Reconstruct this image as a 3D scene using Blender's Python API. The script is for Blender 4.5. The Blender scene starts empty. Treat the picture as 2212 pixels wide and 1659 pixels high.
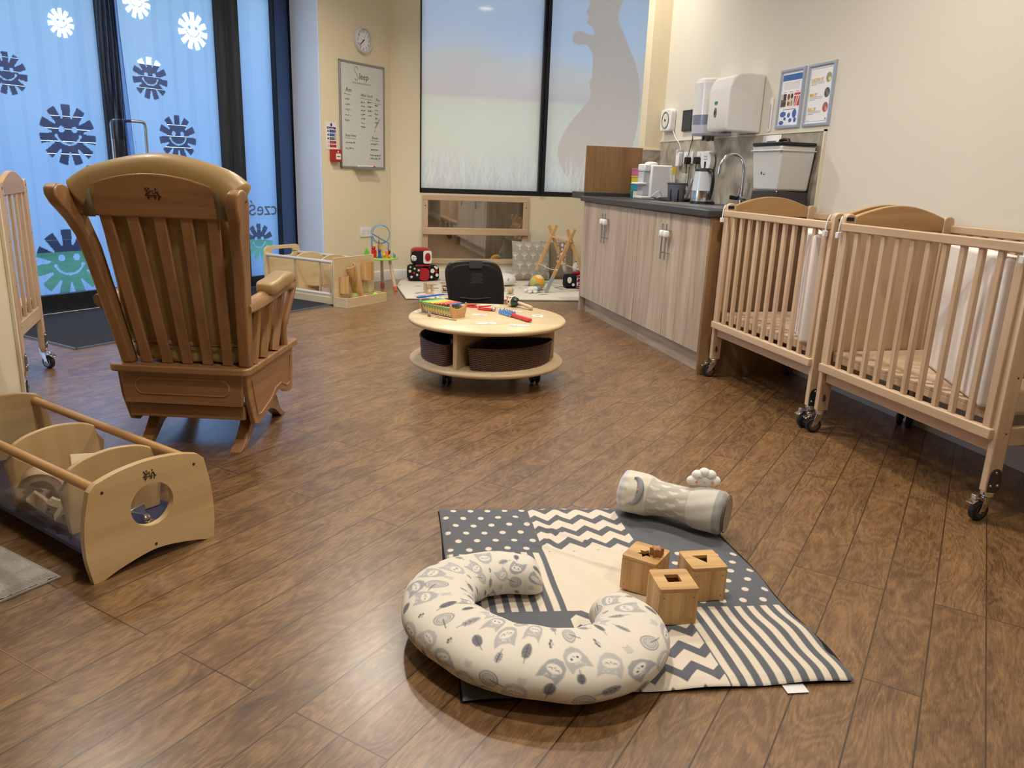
import bpy, bmesh, math, random
import numpy as np
from mathutils import Vector, Matrix, Euler
from mathutils.geometry import tessellate_polygon
random.seed(7); RS=np.random.RandomState(5)
SC=bpy.context.scene; COL=SC.collection
PI=math.pi; S=2**-.5
def lin(c):
    c=c/255.0
    return c/12.92 if c<=.04045 else ((c+.055)/1.055)**2.4
def rgb(*c):
    if len(c)==1: c=c[0]
    return (lin(c[0]),lin(c[1]),lin(c[2]),1.0)
MATS={}
def nt(name):
    m=bpy.data.materials.new(name); m.use_nodes=True
    n=m.node_tree; b=n.nodes['Principled BSDF']; return m,n,b
def L(n,a,ao,b,bi): n.links.new(a.outputs[ao],b.inputs[bi])
def node(n,t,**k):
    x=n.nodes.new(t)
    for a,v in k.items(): setattr(x,a,v)
    return x
def addbump(n,b,src,out,strength,dist=.002):
    u=node(n,'ShaderNodeBump'); u.inputs['Strength'].default_value=strength; u.inputs['Distance'].default_value=dist
    L(n,src,out,u,'Height'); L(n,u,'Normal',b,'Normal')
def mat(name,c,rough=.5,metal=0,var=.0,vscale=6,bump=0,bscale=300,coat=0,sheen=0,spec=.5,emit=0,bdist=.001):
    if name in MATS: return MATS[name]
    m,n,b=nt(name); col=rgb(c)
    b.inputs['Base Color'].default_value=col; b.inputs['Roughness'].default_value=rough; b.inputs['Metallic'].default_value=metal
    b.inputs['Specular IOR Level'].default_value=spec
    if coat: b.inputs['Coat Weight'].default_value=coat
    if sheen: b.inputs['Sheen Weight'].default_value=sheen
    tc=node(n,'ShaderNodeTexCoord')
    ns=node(n,'ShaderNodeTexNoise'); ns.inputs['Scale'].default_value=vscale; ns.inputs['Detail'].default_value=4; L(n,tc,'Object',ns,'Vector')
    v=max(var,.03)
    mx=node(n,'ShaderNodeMix',data_type='RGBA'); mx.inputs[6].default_value=tuple(x*(1-v) for x in col[:3])+(1,); mx.inputs[7].default_value=tuple(min(1,x*(1+v)) for x in col[:3])+(1,)
    L(n,ns,'Fac',mx,0); n.links.new(mx.outputs[2],b.inputs['Base Color'])
    if bump:
        n2=node(n,'ShaderNodeTexNoise'); n2.inputs['Scale'].default_value=bscale; L(n,tc,'Object',n2,'Vector'); addbump(n,b,n2,'Fac',bump,bdist)
    if emit:
        b.inputs['Emission Color'].default_value=col; b.inputs['Emission Strength'].default_value=emit
    MATS[name]=m; return m
def wood(name,c1,c2,axis='x',rough=.42,sc=14,stretch=.07,coat=.15,contrast=1.0,bump=.05):
    key=name+'_'+axis
    if key in MATS: return MATS[key]
    m,n,b=nt(key); tc=node(n,'ShaderNodeTexCoord'); mp=node(n,'ShaderNodeMapping')
    s=[sc*1.0]*3; s['xyz'.index(axis)]=sc*stretch; mp.inputs['Scale'].default_value=s
    L(n,tc,'Object',mp,'Vector')
    oi=node(n,'ShaderNodeObjectInfo'); ad=node(n,'ShaderNodeVectorMath',operation='ADD'); ml=node(n,'ShaderNodeMath',operation='MULTIPLY'); ml.inputs[1].default_value=31.7
    L(n,oi,'Random',ml,0); L(n,mp,'Vector',ad,0); L(n,ml,0,ad,1)
    a=node(n,'ShaderNodeTexNoise'); a.inputs['Scale'].default_value=1; a.inputs['Detail'].default_value=5; a.inputs['Distortion'].default_value=.8; L(n,ad,0,a,'Vector')
    f=node(n,'ShaderNodeTexNoise'); f.inputs['Scale'].default_value=5.5; f.inputs['Detail'].default_value=3; L(n,ad,0,f,'Vector')
    sm=node(n,'ShaderNodeMath',operation='MULTIPLY_ADD'); sm.inputs[1].default_value=.45; L(n,f,'Fac',sm,0); L(n,a,'Fac',sm,2)
    r=node(n,'ShaderNodeValToRGB'); r.color_ramp.elements[0].position=.72-.25*contrast; r.color_ramp.elements[1].position=.72+.25*contrast
    r.color_ramp.elements[0].color=rgb(c1); r.color_ramp.elements[1].color=rgb(c2); L(n,sm,0,r,'Fac'); L(n,r,'Color',b,'Base Color')
    b.inputs['Roughness'].default_value=rough; b.inputs['Coat Weight'].default_value=coat; b.inputs['Coat Roughness'].default_value=.3
    if bump: addbump(n,b,sm,0,bump,.001)
    MATS[key]=m; return m
def painted(name,rough=.8,trans=0,sheen=0,bump=0,bscale=400,coat=0):
    if name in MATS: return MATS[name]
    m,n,b=nt(name); a=node(n,'ShaderNodeAttribute',attribute_name='Col'); L(n,a,'Color',b,'Base Color'); b.inputs['Roughness'].default_value=rough
    if sheen: b.inputs['Sheen Weight'].default_value=sheen
    if coat: b.inputs['Coat Weight'].default_value=coat
    if bump:
        tc=node(n,'ShaderNodeTexCoord'); n2=node(n,'ShaderNodeTexNoise'); n2.inputs['Scale'].default_value=bscale; L(n,tc,'Object',n2,'Vector'); addbump(n,b,n2,'Fac',bump,.001)
    MATS[name]=m; return m
# ---------- object helpers
def tag(o,label=None,cat=None,group=None,kind=None):
    if label: o['label']=label
    if cat: o['category']=cat
    if group: o['group']=group
    if kind: o['kind']=kind
    return o
def T(name,label,cat,loc=(0,0,0),rz=0,group=None,rot=None):
    o=bpy.data.objects.new(name,None); COL.objects.link(o); o.empty_display_size=.05
    o.location=loc; o.rotation_euler=rot if rot else (0,0,rz)
    return tag(o,label,cat,group)
def dup(root,loc,rz=None,label=None,group=None,rot=None,scale=None):
    r=root.copy(); COL.objects.link(r); r.location=loc
    if rz is not None: r.rotation_euler=(0,0,rz)
    if rot is not None: r.rotation_euler=rot
    if scale: r.scale=scale
    if label: r['label']=label
    if group: r['group']=group
    for ch in list(root.children):
        c=ch.copy(); COL.objects.link(c); c.parent=r
        for g in list(ch.children):
            d=g.copy(); COL.objects.link(d); d.parent=c
    return r
def edge_fac(n,lo,hi,p=4.0):
    lw=node(n,'ShaderNodeLayerWeight'); lw.inputs['Blend'].default_value=.5; pw=node(n,'ShaderNodeMath',operation='POWER'); pw.inputs[1].default_value=p; L(n,lw,'Facing',pw,0)
    ma=node(n,'ShaderNodeMath',operation='MULTIPLY_ADD'); ma.inputs[1].default_value=hi; ma.inputs[2].default_value=lo; L(n,pw,0,ma,0); return ma
class MB:
    def __init__(s): s.v=[]; s.f=[]; s.m=[]; s.mi=0
    def add(s,vs,fs,M=None):
        o=len(s.v)
        if M is not None: vs=[M@Vector(v) for v in vs]
        s.v+= [tuple(v) for v in vs]; s.f+=[tuple(i+o for i in f) for f in fs]; s.m+=[s.mi]*len(fs); return s
    def box(s,c,d,rot=None,M=None):
        x,y,z=(q/2 for q in d); vs=[(i*x,j*y,k*z) for i in(-1,1) for j in(-1,1) for k in(-1,1)]
        R=Matrix.Translation(c)@(Euler(rot).to_matrix().to_4x4() if rot else Matrix.Identity(4))
        if M is not None: R=M@R
        return s.add(vs,[(0,1,3,2),(4,6,7,5),(0,4,5,1),(2,3,7,6),(0,2,6,4),(1,5,7,3)],R)
    def bb(s,x0,x1,y0,y1,z0,z1): return s.box(((x0+x1)/2,(y0+y1)/2,(z0+z1)/2),(abs(x1-x0),abs(y1-y0),abs(z1-z0)))
    def cyl(s,p0,p1,r0,r1=None,n=18,M=None):
        r1=r0 if r1 is None else r1; p0=Vector(p0);p1=Vector(p1); d=(p1-p0).normalized(); a=d.orthogonal().normalized(); b=d.cross(a); vs=[];fs=[]
        for p,r in((p0,r0),(p1,r1)):
            for i in range(n):
                t=2*PI*i/n; vs.append(p+(a*math.cos(t)+b*math.sin(t))*r)
        for i in range(n): j=(i+1)%n; fs.append((i,j,n+j,n+i))
        fs.append(tuple(range(n))[::-1]); fs.append(tuple(range(n,2*n)))
        return s.add(vs,fs,M)
    def tube(s,pts,r,n=10,closed=False,M=None,flat=1.0,cap=True):
        P=[Vector(p) for p in pts]; N=len(P); rr=r if hasattr(r,'__len__') else [r]*N; vs=[];fs=[]; prev=None
        for i,p in enumerate(P):
            if closed: t=(P[(i+1)%N]-P[i-1]).normalized()
            else: t=(P[min(i+1,N-1)]-P[max(i-1,0)]).normalized()
            if prev is None: a=t.orthogonal().normalized()
            else:
                a=prev-t*prev.dot(t); a=a.normalized() if a.length>1e-6 else t.orthogonal().normalized()
            prev=a; b=t.cross(a)
            for k in range(n):
                q=2*PI*k/n; vs.append(p+(a*math.cos(q)+b*math.sin(q)*flat)*rr[i])
        for i in range(N if closed else N-1):
            i2=(i+1)%N
            for k in range(n):
                k2=(k+1)%n; fs.append((i*n+k,i*n+k2,i2*n+k2,i2*n+k))
        if not closed and cap: fs.append(tuple(range(n))[::-1]); fs.append(tuple(range((N-1)*n,N*n)))
        return s.add(vs,fs,M)
    def lathe(s,prof,M=None,n=28,cap=True):
        vs=[];fs=[];N=len(prof)
        for r,z in prof:
            for k in range(n):
                q=2*PI*k/n; vs.append((r*math.cos(q),r*math.sin(q),z))
        for i in range(N-1):
            for k in range(n):
                k2=(k+1)%n; fs.append((i*n+k,i*n+k2,(i+1)*n+k2,(i+1)*n+k))
        if cap: fs.append(tuple(range(n))[::-1]); fs.append(tuple(range((N-1)*n,N*n)))
        return s.add(vs,fs,M)
    def ball(s,c,r,n=20,m=12,M=None,rot=None,pw=1.0):
        r=(r,r,r) if not hasattr(r,'__len__') else r; vs=[(0,0,-1)];fs=[]
        sg=lambda x:math.copysign(abs(x)**pw,x)
        for i in range(1,m):
            a=PI*i/m-PI/2
            for k in range(n):
                q=2*PI*k/n; vs.append((sg(math.cos(a))*sg(math.cos(q)),sg(math.cos(a))*sg(math.sin(q)),sg(math.sin(a))))
        vs.append((0,0,1)); e=len(vs)-1
        for k in range(n): fs.append((0,1+(k+1)%n,1+k)); fs.append((e,e-n+k,e-n+(k+1)%n))
        for i in range(m-2):
            for k in range(n):
                k2=(k+1)%n; a=1+i*n; fs.append((a+k,a+k2,a+n+k2,a+n+k))
        R=Matrix.Translation(c)@(Euler(rot).to_matrix().to_4x4() if rot else Matrix.Identity(4))@Matrix.Diagonal((r[0],r[1],r[2],1))
        if M is not None: R=M@R
        return s.add(vs,fs,R)
    def prism(s,poly,t,M=None,holes=()):
        """2D polygon in local XY extruded z 0..t"""
        loops=[list(poly)]+[list(h) for h in holes]; flat=[p for l in loops for p in l]; N=len(flat)
        tris=tessellate_polygon([[Vector((p[0],p[1],0)) for p in l] for l in loops])
        vs=[(p[0],p[1],0) for p in flat]+[(p[0],p[1],t) for p in flat]; fs=[]
        if not holes:
            fs.append(tuple(range(N))[::-1]); fs.append(tuple(range(N,2*N)))
        else:
            for a,b,c in tris: fs.append((c,b,a)); fs.append((a+N,b+N,c+N))
        o=0
        for l in loops:
            k=len(l)
            for i in range(k):
                j=(i+1)%k; fs.append((o+i,o+j,N+o+j,N+o+i))
            o+=k
        return s.add(vs,fs,M)
    def build(s,name,mats,parent=None,bevel=0,smooth=True,ang=38,seg=2,sub=0,solid=0):
        me=bpy.data.meshes.new(name); me.from_pydata(s.v,[],s.f)
        for m in (mats if isinstance(mats,(list,tuple)) else [mats]): me.materials.append(m)
        me.polygons.foreach_set('material_index',s.m)
        bm=bmesh.new(); bm.from_mesh(me); bmesh.ops.recalc_face_normals(bm,faces=bm.faces[:]); bm.to_mesh(me); bm.free()
        if smooth:
            me.polygons.foreach_set('use_smooth',[True]*len(me.polygons)); me.set_sharp_from_angle(angle=math.radians(ang))
        me.update()
        o=bpy.data.objects.new(name,me); COL.objects.link(o)
        if parent: o.parent=parent
        if solid:
            q=o.modifiers.new('Solid','SOLIDIFY'); q.thickness=solid; q.offset=0
        if bevel:
            q=o.modifiers.new('Bevel','BEVEL'); q.width=bevel; q.segments=seg; q.limit_method='ANGLE'; q.angle_limit=math.radians(40); q.harden_normals=False
        if sub:
            q=o.modifiers.new('Sub','SUBSURF'); q.levels=sub; q.render_levels=sub
        return o
def mark(o,kind='structure'): o['kind']=kind; return o
def grid(name,nu,nv,fn,mat_,parent=None,col=None,closeu=False,closev=False,smooth=True,solid=0):
    """fn(U,V arrays in 0..1)->XYZ arrays; col array (nv,nu,3 or 4) linear"""
    us=np.linspace(0,1,nu,endpoint=not closeu); vs=np.linspace(0,1,nv,endpoint=not closev)
    U,V=np.meshgrid(us,vs); X,Y,Z=fn(U,V); co=np.stack([np.broadcast_to(a,U.shape) for a in (X,Y,Z)],-1).reshape(-1,3).astype(np.float32)
    idx=np.arange(nu*nv).reshape(nv,nu)
    if closeu: idx=np.concatenate([idx,idx[:,:1]],1)
    if closev: idx=np.concatenate([idx,idx[:1]],0)
    a=idx[:-1,:-1].ravel();b=idx[:-1,1:].ravel();c=idx[1:,1:].ravel();d=idx[1:,:-1].ravel()
    q=np.stack([a,b,c,d],-1).ravel().astype(np.int32); nf=len(a)
    me=bpy.data.meshes.new(name); me.vertices.add(len(co)); me.vertices.foreach_set('co',co.ravel()); me.loops.add(len(q)); me.loops.foreach_set('vertex_index',q)
    me.polygons.add(nf); me.polygons.foreach_set('loop_start',np.arange(0,nf*4,4,dtype=np.int32)); me.polygons.foreach_set('use_smooth',[smooth]*nf)
    me.update(calc_edges=True); me.validate(); me.materials.append(mat_)
    if col is not None:
        at=me.color_attributes.new('Col','FLOAT_COLOR','POINT'); c4=np.ones((nu*nv,4),np.float32); c4[:,:col.shape[-1]]=col.reshape(nu*nv,-1); at.data.foreach_set('color',c4.ravel())
    o=bpy.data.objects.new(name,me); COL.objects.link(o)
    if parent: o.parent=parent
    if solid:
        k=o.modifiers.new('Solid','SOLIDIFY'); k.thickness=solid; k.offset=-1
    return o
class Canvas:
    """painter in metres; origin lower left"""
    def __init__(s,w,h,ppm,bg=(255,255,255),raw=False):
        s.w,s.h,s.ppm=w,h,ppm; s.nx=int(round(w*ppm))+1; s.ny=int(round(h*ppm))+1
        s.X,s.Y=np.meshgrid(np.linspace(0,w,s.nx),np.linspace(0,h,s.ny)); s.a=np.ones((s.ny,s.nx,3))*np.array(bg if raw else rgb(bg)[:3]); s.raw=raw
    def win(s,x0,x1,y0,y1):
        p=2/s.ppm; i0=max(0,int((x0-p)*s.ppm)); i1=min(s.nx,int((x1+p)*s.ppm)+2); j0=max(0,int((y0-p)*s.ppm)); j1=min(s.ny,int((y1+p)*s.ppm)+2)
        return (slice(j0,j1),slice(i0,i1)) if i1>i0 and j1>j0 else None
    def blend(s,w,d,col,al=1):
        m=np.clip(.5-d*s.ppm,0,1)[...,None]*al; c=np.array(col if s.raw else rgb(col)[:3]); s.a[w]=s.a[w]*(1-m)+c*m
    def ell(s,cx,cy,rx,ry,col,rot=0,al=1):
        R=max(rx,ry); w=s.win(cx-R,cx+R,cy-R,cy+R)
        if not w: return
        x=s.X[w]-cx;y=s.Y[w]-cy; c,q=math.cos(rot),math.sin(rot); u=x*c+y*q; v=-x*q+y*c
        k=np.sqrt((u/rx)**2+(v/ry)**2); s.blend(w,(k-1)*min(rx,ry),col,al)
    def line(s,pts,wd,col,al=1):
        for (x0,y0),(x1,y1) in zip(pts[:-1],pts[1:]):
            w=s.win(min(x0,x1)-wd,max(x0,x1)+wd,min(y0,y1)-wd,max(y0,y1)+wd)
            if not w: continue
            X=s.X[w];Y=s.Y[w];dx=x1-x0;dy=y1-y0;l=dx*dx+dy*dy+1e-12;t=np.clip(((X-x0)*dx+(Y-y0)*dy)/l,0,1)
            s.blend(w,np.hypot(X-x0-t*dx,Y-y0-t*dy)-wd/2,col,al)
    def poly(s,pts,col,al=1):
        P=np.array(pts); w=s.win(P[:,0].min(),P[:,0].max(),P[:,1].min(),P[:,1].max())
        if not w: return
        X=s.X[w];Y=s.Y[w];ins=np.zeros(X.shape,bool);d=np.full(X.shape,1e9)
        for i in range(len(P)):
            x0,y0=P[i];x1,y1=P[(i+1)%len(P)];dx=x1-x0;dy=y1-y0;t=np.clip(((X-x0)*dx+(Y-y0)*dy)/(dx*dx+dy*dy+1e-12),0,1)
            d=np.minimum(d,np.hypot(X-x0-t*dx,Y-y0-t*dy))
            if abs(dy)>1e-12: ins^=((Y<y0)!=(Y<y1))&(X<(x1-x0)*(Y-y0)/dy+x0)
        s.blend(w,np.where(ins,-d,d),col,al)
    def rect(s,x0,x1,y0,y1,col,al=1): s.poly([(x0,y0),(x1,y0),(x1,y1),(x0,y1)],col,al)
    def flat(s,name,fn,mat_,parent=None,solid=0):
        return grid(name,s.nx,s.ny,lambda U,V:fn(U*s.w,V*s.h),mat_,parent,s.a.astype(np.float32),solid=solid)
def text(name,body,size,M,mat_,parent=None,ext=.0004,align='LEFT',sx=1.0,bold=0,shear=0):
    cu=bpy.data.curves.new(name,'FONT'); cu.body=body; cu.size=size; cu.extrude=ext; cu.align_x=align; cu.offset=bold; cu.shear=shear; cu.resolution_u=3
    o=bpy.data.objects.new(name,cu); COL.objects.link(o); bpy.context.view_layer.update()
    me=bpy.data.meshes.new_from_object(o.evaluated_get(bpy.context.evaluated_depsgraph_get())); bpy.data.objects.remove(o); me.name=name
    me.transform(M@Matrix.Diagonal((sx,1,1,1)))
    me.materials.clear(); me.materials.append(mat_)
    q=bpy.data.objects.new(name,me); COL.objects.link(q)
    if parent: q.parent=parent
    return q
def fr(o,x,y,z=None):
    """matrix from origin and two axes"""
    x=Vector(x);y=Vector(y);z=x.cross(y) if z is None else Vector(z)
    M=Matrix.Identity(4)
    for i in range(3): M[i][0]=x[i];M[i][1]=y[i];M[i][2]=z[i];M[i][3]=o[i]
    return M
def UC(u,c): return ((u-c)*S,(u+c)*S)
def rr(w,h,r,n=5,cx=0,cy=0):
    P=[]
    for (sx,sy,a0) in ((1,1,0),(-1,1,PI/2),(-1,-1,PI),(1,-1,1.5*PI)):
        for i in range(n+1):
            a=a0+PI/2*i/n; P.append((cx+sx*(w/2-r)+r*math.cos(a),cy+sy*(h/2-r)+r*math.sin(a)))
    return P
def circ(r,n=28,cx=0,cy=0,ry=None): return [(cx+r*math.cos(2*PI*i/n),cy+(ry or r)*math.sin(2*PI*i/n)) for i in range(n)]
def spl(pts,k=8,closed=False):
    """catmull-rom"""
    P=[Vector(p) for p in pts]; N=len(P); out=[]
    rng=range(N if closed else N-1)
    for i in rng:
        g=(lambda j:P[j%N]) if closed else (lambda j:P[max(0,min(N-1,j))])
        p0,p1,p2,p3=g(i-1),g(i),g(i+1),g(i+2)
        for q in range(k):
            t=q/k; out.append(.5*((2*p1)+(p2-p0)*t+(2*p0-5*p1+4*p2-p3)*t*t+(3*p1-p0-3*p2+p3)*t**3))
    if not closed: out.append(P[-1])
    return out
# pictogram on the beech furniture: children on a cart pushed by a third, strokes in a 1 x 1 box
def pictogram(name,M,size,parent,mt):
    b=MB()
    def st(pts,w): b.tube([(x*size,y*size,0) for x,y in pts],[w*size/2]*len(pts),n=6,M=M,flat=1)
    st([(.02,.36),(.12,.46),(.3,.5),(.2,.62),(.14,.72)],.09); b.ball((.1*size,.8*size,0),.065*size,8,6,M=M)
    st([(.3,.5),(.37,.66),(.55,.68),(.5,.5),(.68,.5),(.82,.62)],.06); b.ball((.3*size,.82*size,0),.065*size,8,6,M=M)
    st([(.82,.62),(.9,.42),(.93,.3),(1.05,.3)],.1); st([(.93,.34),(.86,.2),(.88,.06)],.06); b.ball((.76*size,.78*size,0),.065*size,8,6,M=M)
    st([(.1,.36),(.76,.36)],.07)
    for x in(.2,.64): b.prism([((x-.09)*size,.28*size),((x+.09)*size,.28*size),(x*size,.08*size)],.001,M=M)
    return b.build(name,mt,parent)
# ---------- shared materials
BE={a:wood('beech',(190,160,128),(216,190,160),a) for a in'xyz'}
BD={a:wood('beech_golden',(170,132,84),(196,158,106),a,coat=.25) for a in'xyz'}
BI={a:wood('birch',(200,174,132),(222,200,160),a,sc=9,coat=.2) for a in'xyz'}
PN={a:wood('pine',(182,136,80),(218,178,118),a,sc=26,stretch=.05,coat=.25,contrast=.7) for a in'xyz'}
OK={a:wood('pale_oak_laminate',(158,138,120),(206,188,168),a,sc=11,stretch=.08,coat=0,rough=.55) for a in'xyz'}
OD={a:wood('dark_oak_laminate',(118,88,56),(160,124,84),a,sc=10,stretch=.08,coat=0,rough=.5) for a in'xyz'}
M_chrome=mat('chrome',(225,225,228),.12,1); M_steel=mat('brushed_steel',(190,190,190),.32,1); M_dsteel=mat('grey_metal',(120,120,122),.4,1)
M_blk=mat('black_plastic',(14,14,16),.35); M_rub=mat('black_rubber',(24,24,26),.6); M_wht=mat('white_plastic',(235,235,238),.35)
M_gry=mat('grey_plastic',(120,122,130),.4); M_screw=mat('dark_screw',(60,44,30),.5)
LAMP_W=13.2; LAMP_C=(1.0,.92,.78); LAMP_N=(1.0,.955,.955); SKY=5.6; EXPO=0.0
# ================= SETTING
M_wall=mat('cream_wall_paint',(230,218,190),.85,var=.02,vscale=1.5,bump=.02,bscale=250)
M_wallr=mat('pale_cream_wall_paint',(216,210,198),.85,var=.02,vscale=1.5,bump=.02,bscale=250); M_ceil=mat('white_ceiling_paint',(238,236,230),.9); M_skirt=mat('white_skirting_gloss',(228,226,220),.4)
M_frame=mat('anthracite_aluminium',(38,40,46),.38,.3)
def make_floor_mat():
    m,n,b=nt('oak_vinyl_planks'); tc=node(n,'ShaderNodeTexCoord'); mp=node(n,'ShaderNodeMapping',vector_type='POINT'); mp.inputs['Rotation'].default_value=(0,0,-PI/4); mp.inputs['Location'].default_value=(.31,-.062+.122*40,0)
    L(n,tc,'Object',mp,'Vector')
    br=node(n,'ShaderNodeTexBrick'); br.offset=.37; br.offset_frequency=3; br.squash=1
    br.inputs['Scale'].default_value=1; br.inputs['Brick Width'].default_value=1.25; br.inputs['Row Height'].default_value=.122; br.inputs['Mortar Size'].default_value=.0020; br.inputs['Mortar Smooth'].default_value=.2
    br.inputs['Color1'].default_value=(0,0,0,1); br.inputs['Color2'].default_value=(1,1,1,1); br.inputs['Mortar'].default_value=(.5,.5,.5,1); br.inputs['Bias'].default_value=0
    L(n,mp,'Vector',br,'Vector')
    sp=node(n,'ShaderNodeSeparateColor'); L(n,br,'Color',sp,0)
    ml=node(n,'ShaderNodeMath',operation='MULTIPLY'); ml.inputs[1].default_value=43.0; L(n,sp,0,ml,0)
    cb=node(n,'ShaderNodeCombineXYZ'); L(n,ml,0,cb,0); L(n,ml,0,cb,2)
    ad=node(n,'ShaderNodeVectorMath',operation='ADD'); L(n,mp,'Vector',ad,0); L(n,cb,0,ad,1)
    def noise(scale,detail,dist,sv):
        k=node(n,'ShaderNodeMapping'); k.inputs['Scale'].default_value=sv; L(n,ad,0,k,'Vector')
        q=node(n,'ShaderNodeTexNoise'); q.inputs['Scale'].default_value=scale; q.inputs['Detail'].default_value=detail; q.inputs['Distortion'].default_value=dist; L(n,k,'Vector',q,'Vector'); return q
    A=noise(1,3,.4,(2.2,7,1))      # big figure
    mA=node(n,'ShaderNodeMath',operation='MULTIPLY'); mA.inputs[1].default_value=95; L(n,A,'Fac',mA,0)
    sn=node(n,'ShaderNodeMath',operation='SINE'); L(n,mA,0,sn,0)
    B=noise(1,6,2.2,(16,120,1))     # fine pores
    Cc=noise(1,3,1.0,(5,12,1))      # cloud
    K=noise(1,2,.6,(4.5,9,1))     # knots
    kr=node(n,'ShaderNodeMapRange'); kr.inputs['From Min'].default_value=.68; kr.inputs['From Max'].default_value=.80; L(n,K,'Fac',kr,'Value')
    s1=node(n,'ShaderNodeMath',operation='MULTIPLY_ADD'); s1.inputs[1].default_value=.10; L(n,sn,0,s1,0); L(n,B,'Fac',s1,2)
    s2=node(n,'ShaderNodeMath',operation='MULTIPLY_ADD'); s2.inputs[1].default_value=.75; L(n,Cc,'Fac',s2,0); L(n,s1,0,s2,2)
    s3=node(n,'ShaderNodeMath',operation='MULTIPLY_ADD'); s3.inputs[1].default_value=.10; L(n,sp,0,s3,0); L(n,s2,0,s3,2)
    r=node(n,'ShaderNodeValToRGB'); e=r.color_ramp.elements; e[0].position=.60; e[0].color=rgb(76,53,32); e[1].position=1.22; e[1].color=rgb(166,134,98)
    x=r.color_ramp.elements.new(.90); x.color=rgb(120,89,57); e[-1].position=1.0; e[-1].color=rgb(156,120,80)
    mr=node(n,'ShaderNodeMapRange'); mr.inputs['From Min'].default_value=.35; mr.inputs['From Max'].default_value=1.5; L(n,s3,0,mr,'Value')
    e[0].position=.16; e[1].position=.5; e[2].position=.86
    L(n,mr,0,r,'Fac')
    m0=node(n,'ShaderNodeMix',data_type='RGBA'); m0.inputs[7].default_value=rgb(62,48,38); kk=node(n,'ShaderNodeMath',operation='MULTIPLY'); kk.inputs[1].default_value=.6; L(n,kr,0,kk,0); L(n,kk,0,m0,0); n.links.new(r.outputs['Color'],m0.inputs[6])
    m1=node(n,'ShaderNodeMix',data_type='RGBA'); m1.inputs[7].default_value=rgb(34,22,14); k2=node(n,'ShaderNodeMath',operation='MULTIPLY'); k2.inputs[1].default_value=.8; L(n,br,'Fac',k2,0); L(n,k2,0,m1,0); n.links.new(m0.outputs[2],m1.inputs[6])
    n.links.new(m1.outputs[2],b.inputs['Base Color'])
    b.inputs['Roughness'].default_value=.38; b.inputs['Specular IOR Level'].default_value=.35; b.inputs['Coat Weight'].default_value=.75; b.inputs['Coat Roughness'].default_value=.27; b.inputs['Coat IOR'].default_value=1.6
    h=node(n,'ShaderNodeMath',operation='SUBTRACT'); L(n,s1,0,h,0); L(n,br,'Fac',h,1); addbump(n,b,h,0,.22,.0012)
    return m
def slab(poly,z0,z1,name,mt,kind='structure',parent=None):
    b=MB(); b.prism(poly,z1-z0,M=Matrix.Translation((0,0,z0))); o=b.build(name,mt,parent,smooth=False)
    if kind and not parent: mark(o,kind)
    return o
CW=5.03; CD=5.52; UREV=5.143; UDR=5.283
yw=7.85; xr=2.73
cx0=(yw-CW/S)  # x where the diagonal wall meets the window wall
FP=[(-3.2,-3.6),(xr+.1,-3.6),(xr+.1,6.05),(3.5,6.05),(3.5,yw+.05),(cx0-.05,yw+.05),UC(UREV,CW+.02),UC(UDR,CD),UC(5.3,CD+.1),UC(1.3,CD+.1),(-3.2,3.6)]
slab(FP,-.06,0,'floor',make_floor_mat())
slab([(-3.4,-3.8),(3.7,-3.8),(3.7,8.3),(-3.4,8.3)],3.0,3.1,'ceiling',M_ceil)
def wallbb(name,*a):
    b=MB(); b.bb(*a); return mark(b.build(name,M_wallr if name=='wall_right' else M_wall,smooth=False))
wallbb('wall_right',xr,xr+.12,-3.6,6.12,0,3.0)
wallbb('wall_pier',2.58,xr,6.0,6.12,0,3.0)
wallbb('wall_recess',3.42,3.52,6.0,yw+.1,0,3.0)
wallbb('wall_recess_front',xr+.12,3.52,6.0,6.12,0,3.0)
wallbb('wall_camera_side',-3.2,xr,-3.72,-3.6,0,3.0)
wallbb('wall_far_left',-3.32,-3.2,-3.6,3.7,0,3.0)
# partition wall end at the left edge of the view
b=MB(); b.bb(-3.2,-1.17,2.9,3.417,0,3.0); mark(b.build('wall_left',M_wall,smooth=False,bevel=.004))
b=MB(); b.bb(-1.17,-1.158,3.375,3.392,0,3.0); b.bb(-1.17,-1.162,3.0,3.05,0,3.0); mark(b.build('trim_1',M_wall,bevel=.002))
# diagonal wall with clock
slab([(cx0,yw),UC(UREV,CW),UC(UDR,CD),UC(UDR,CD+.3),(cx0-.3,yw+.55)],0,3.0,'wall_diagonal',M_wall)
slab([UC(UREV-.004,CW-.002),UC(UREV-.002,CW+.02),UC(UDR-.004,CD-.001),UC(UDR-.012,CD-.001)],0,3.0,'trim_2',mat('white_reveal_paint',(238,240,244),.7))
# wall above and left of the door set
slab([UC(UDR,CD),UC(1.3,CD),UC(1.3,CD+.2),UC(UDR,CD+.2)],2.62,3.0,'wall_door',M_wall)
slab([UC(2.36,CD),UC(1.0,CD),UC(1.0,CD+.2),UC(2.36,CD+.2)],0,2.62,'wall_door_left',M_wall)
# window wall
b=MB(); b.bb(cx0-.02,3.45,yw,yw+.14,0,.872); b.bb(cx0-.02,1.022,yw,yw+.14,.872,3.0); b.bb(1.022,3.45,yw,yw+.14,2.97,3.0); mark(b.build('wall_window',M_wall,smooth=False))
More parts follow.
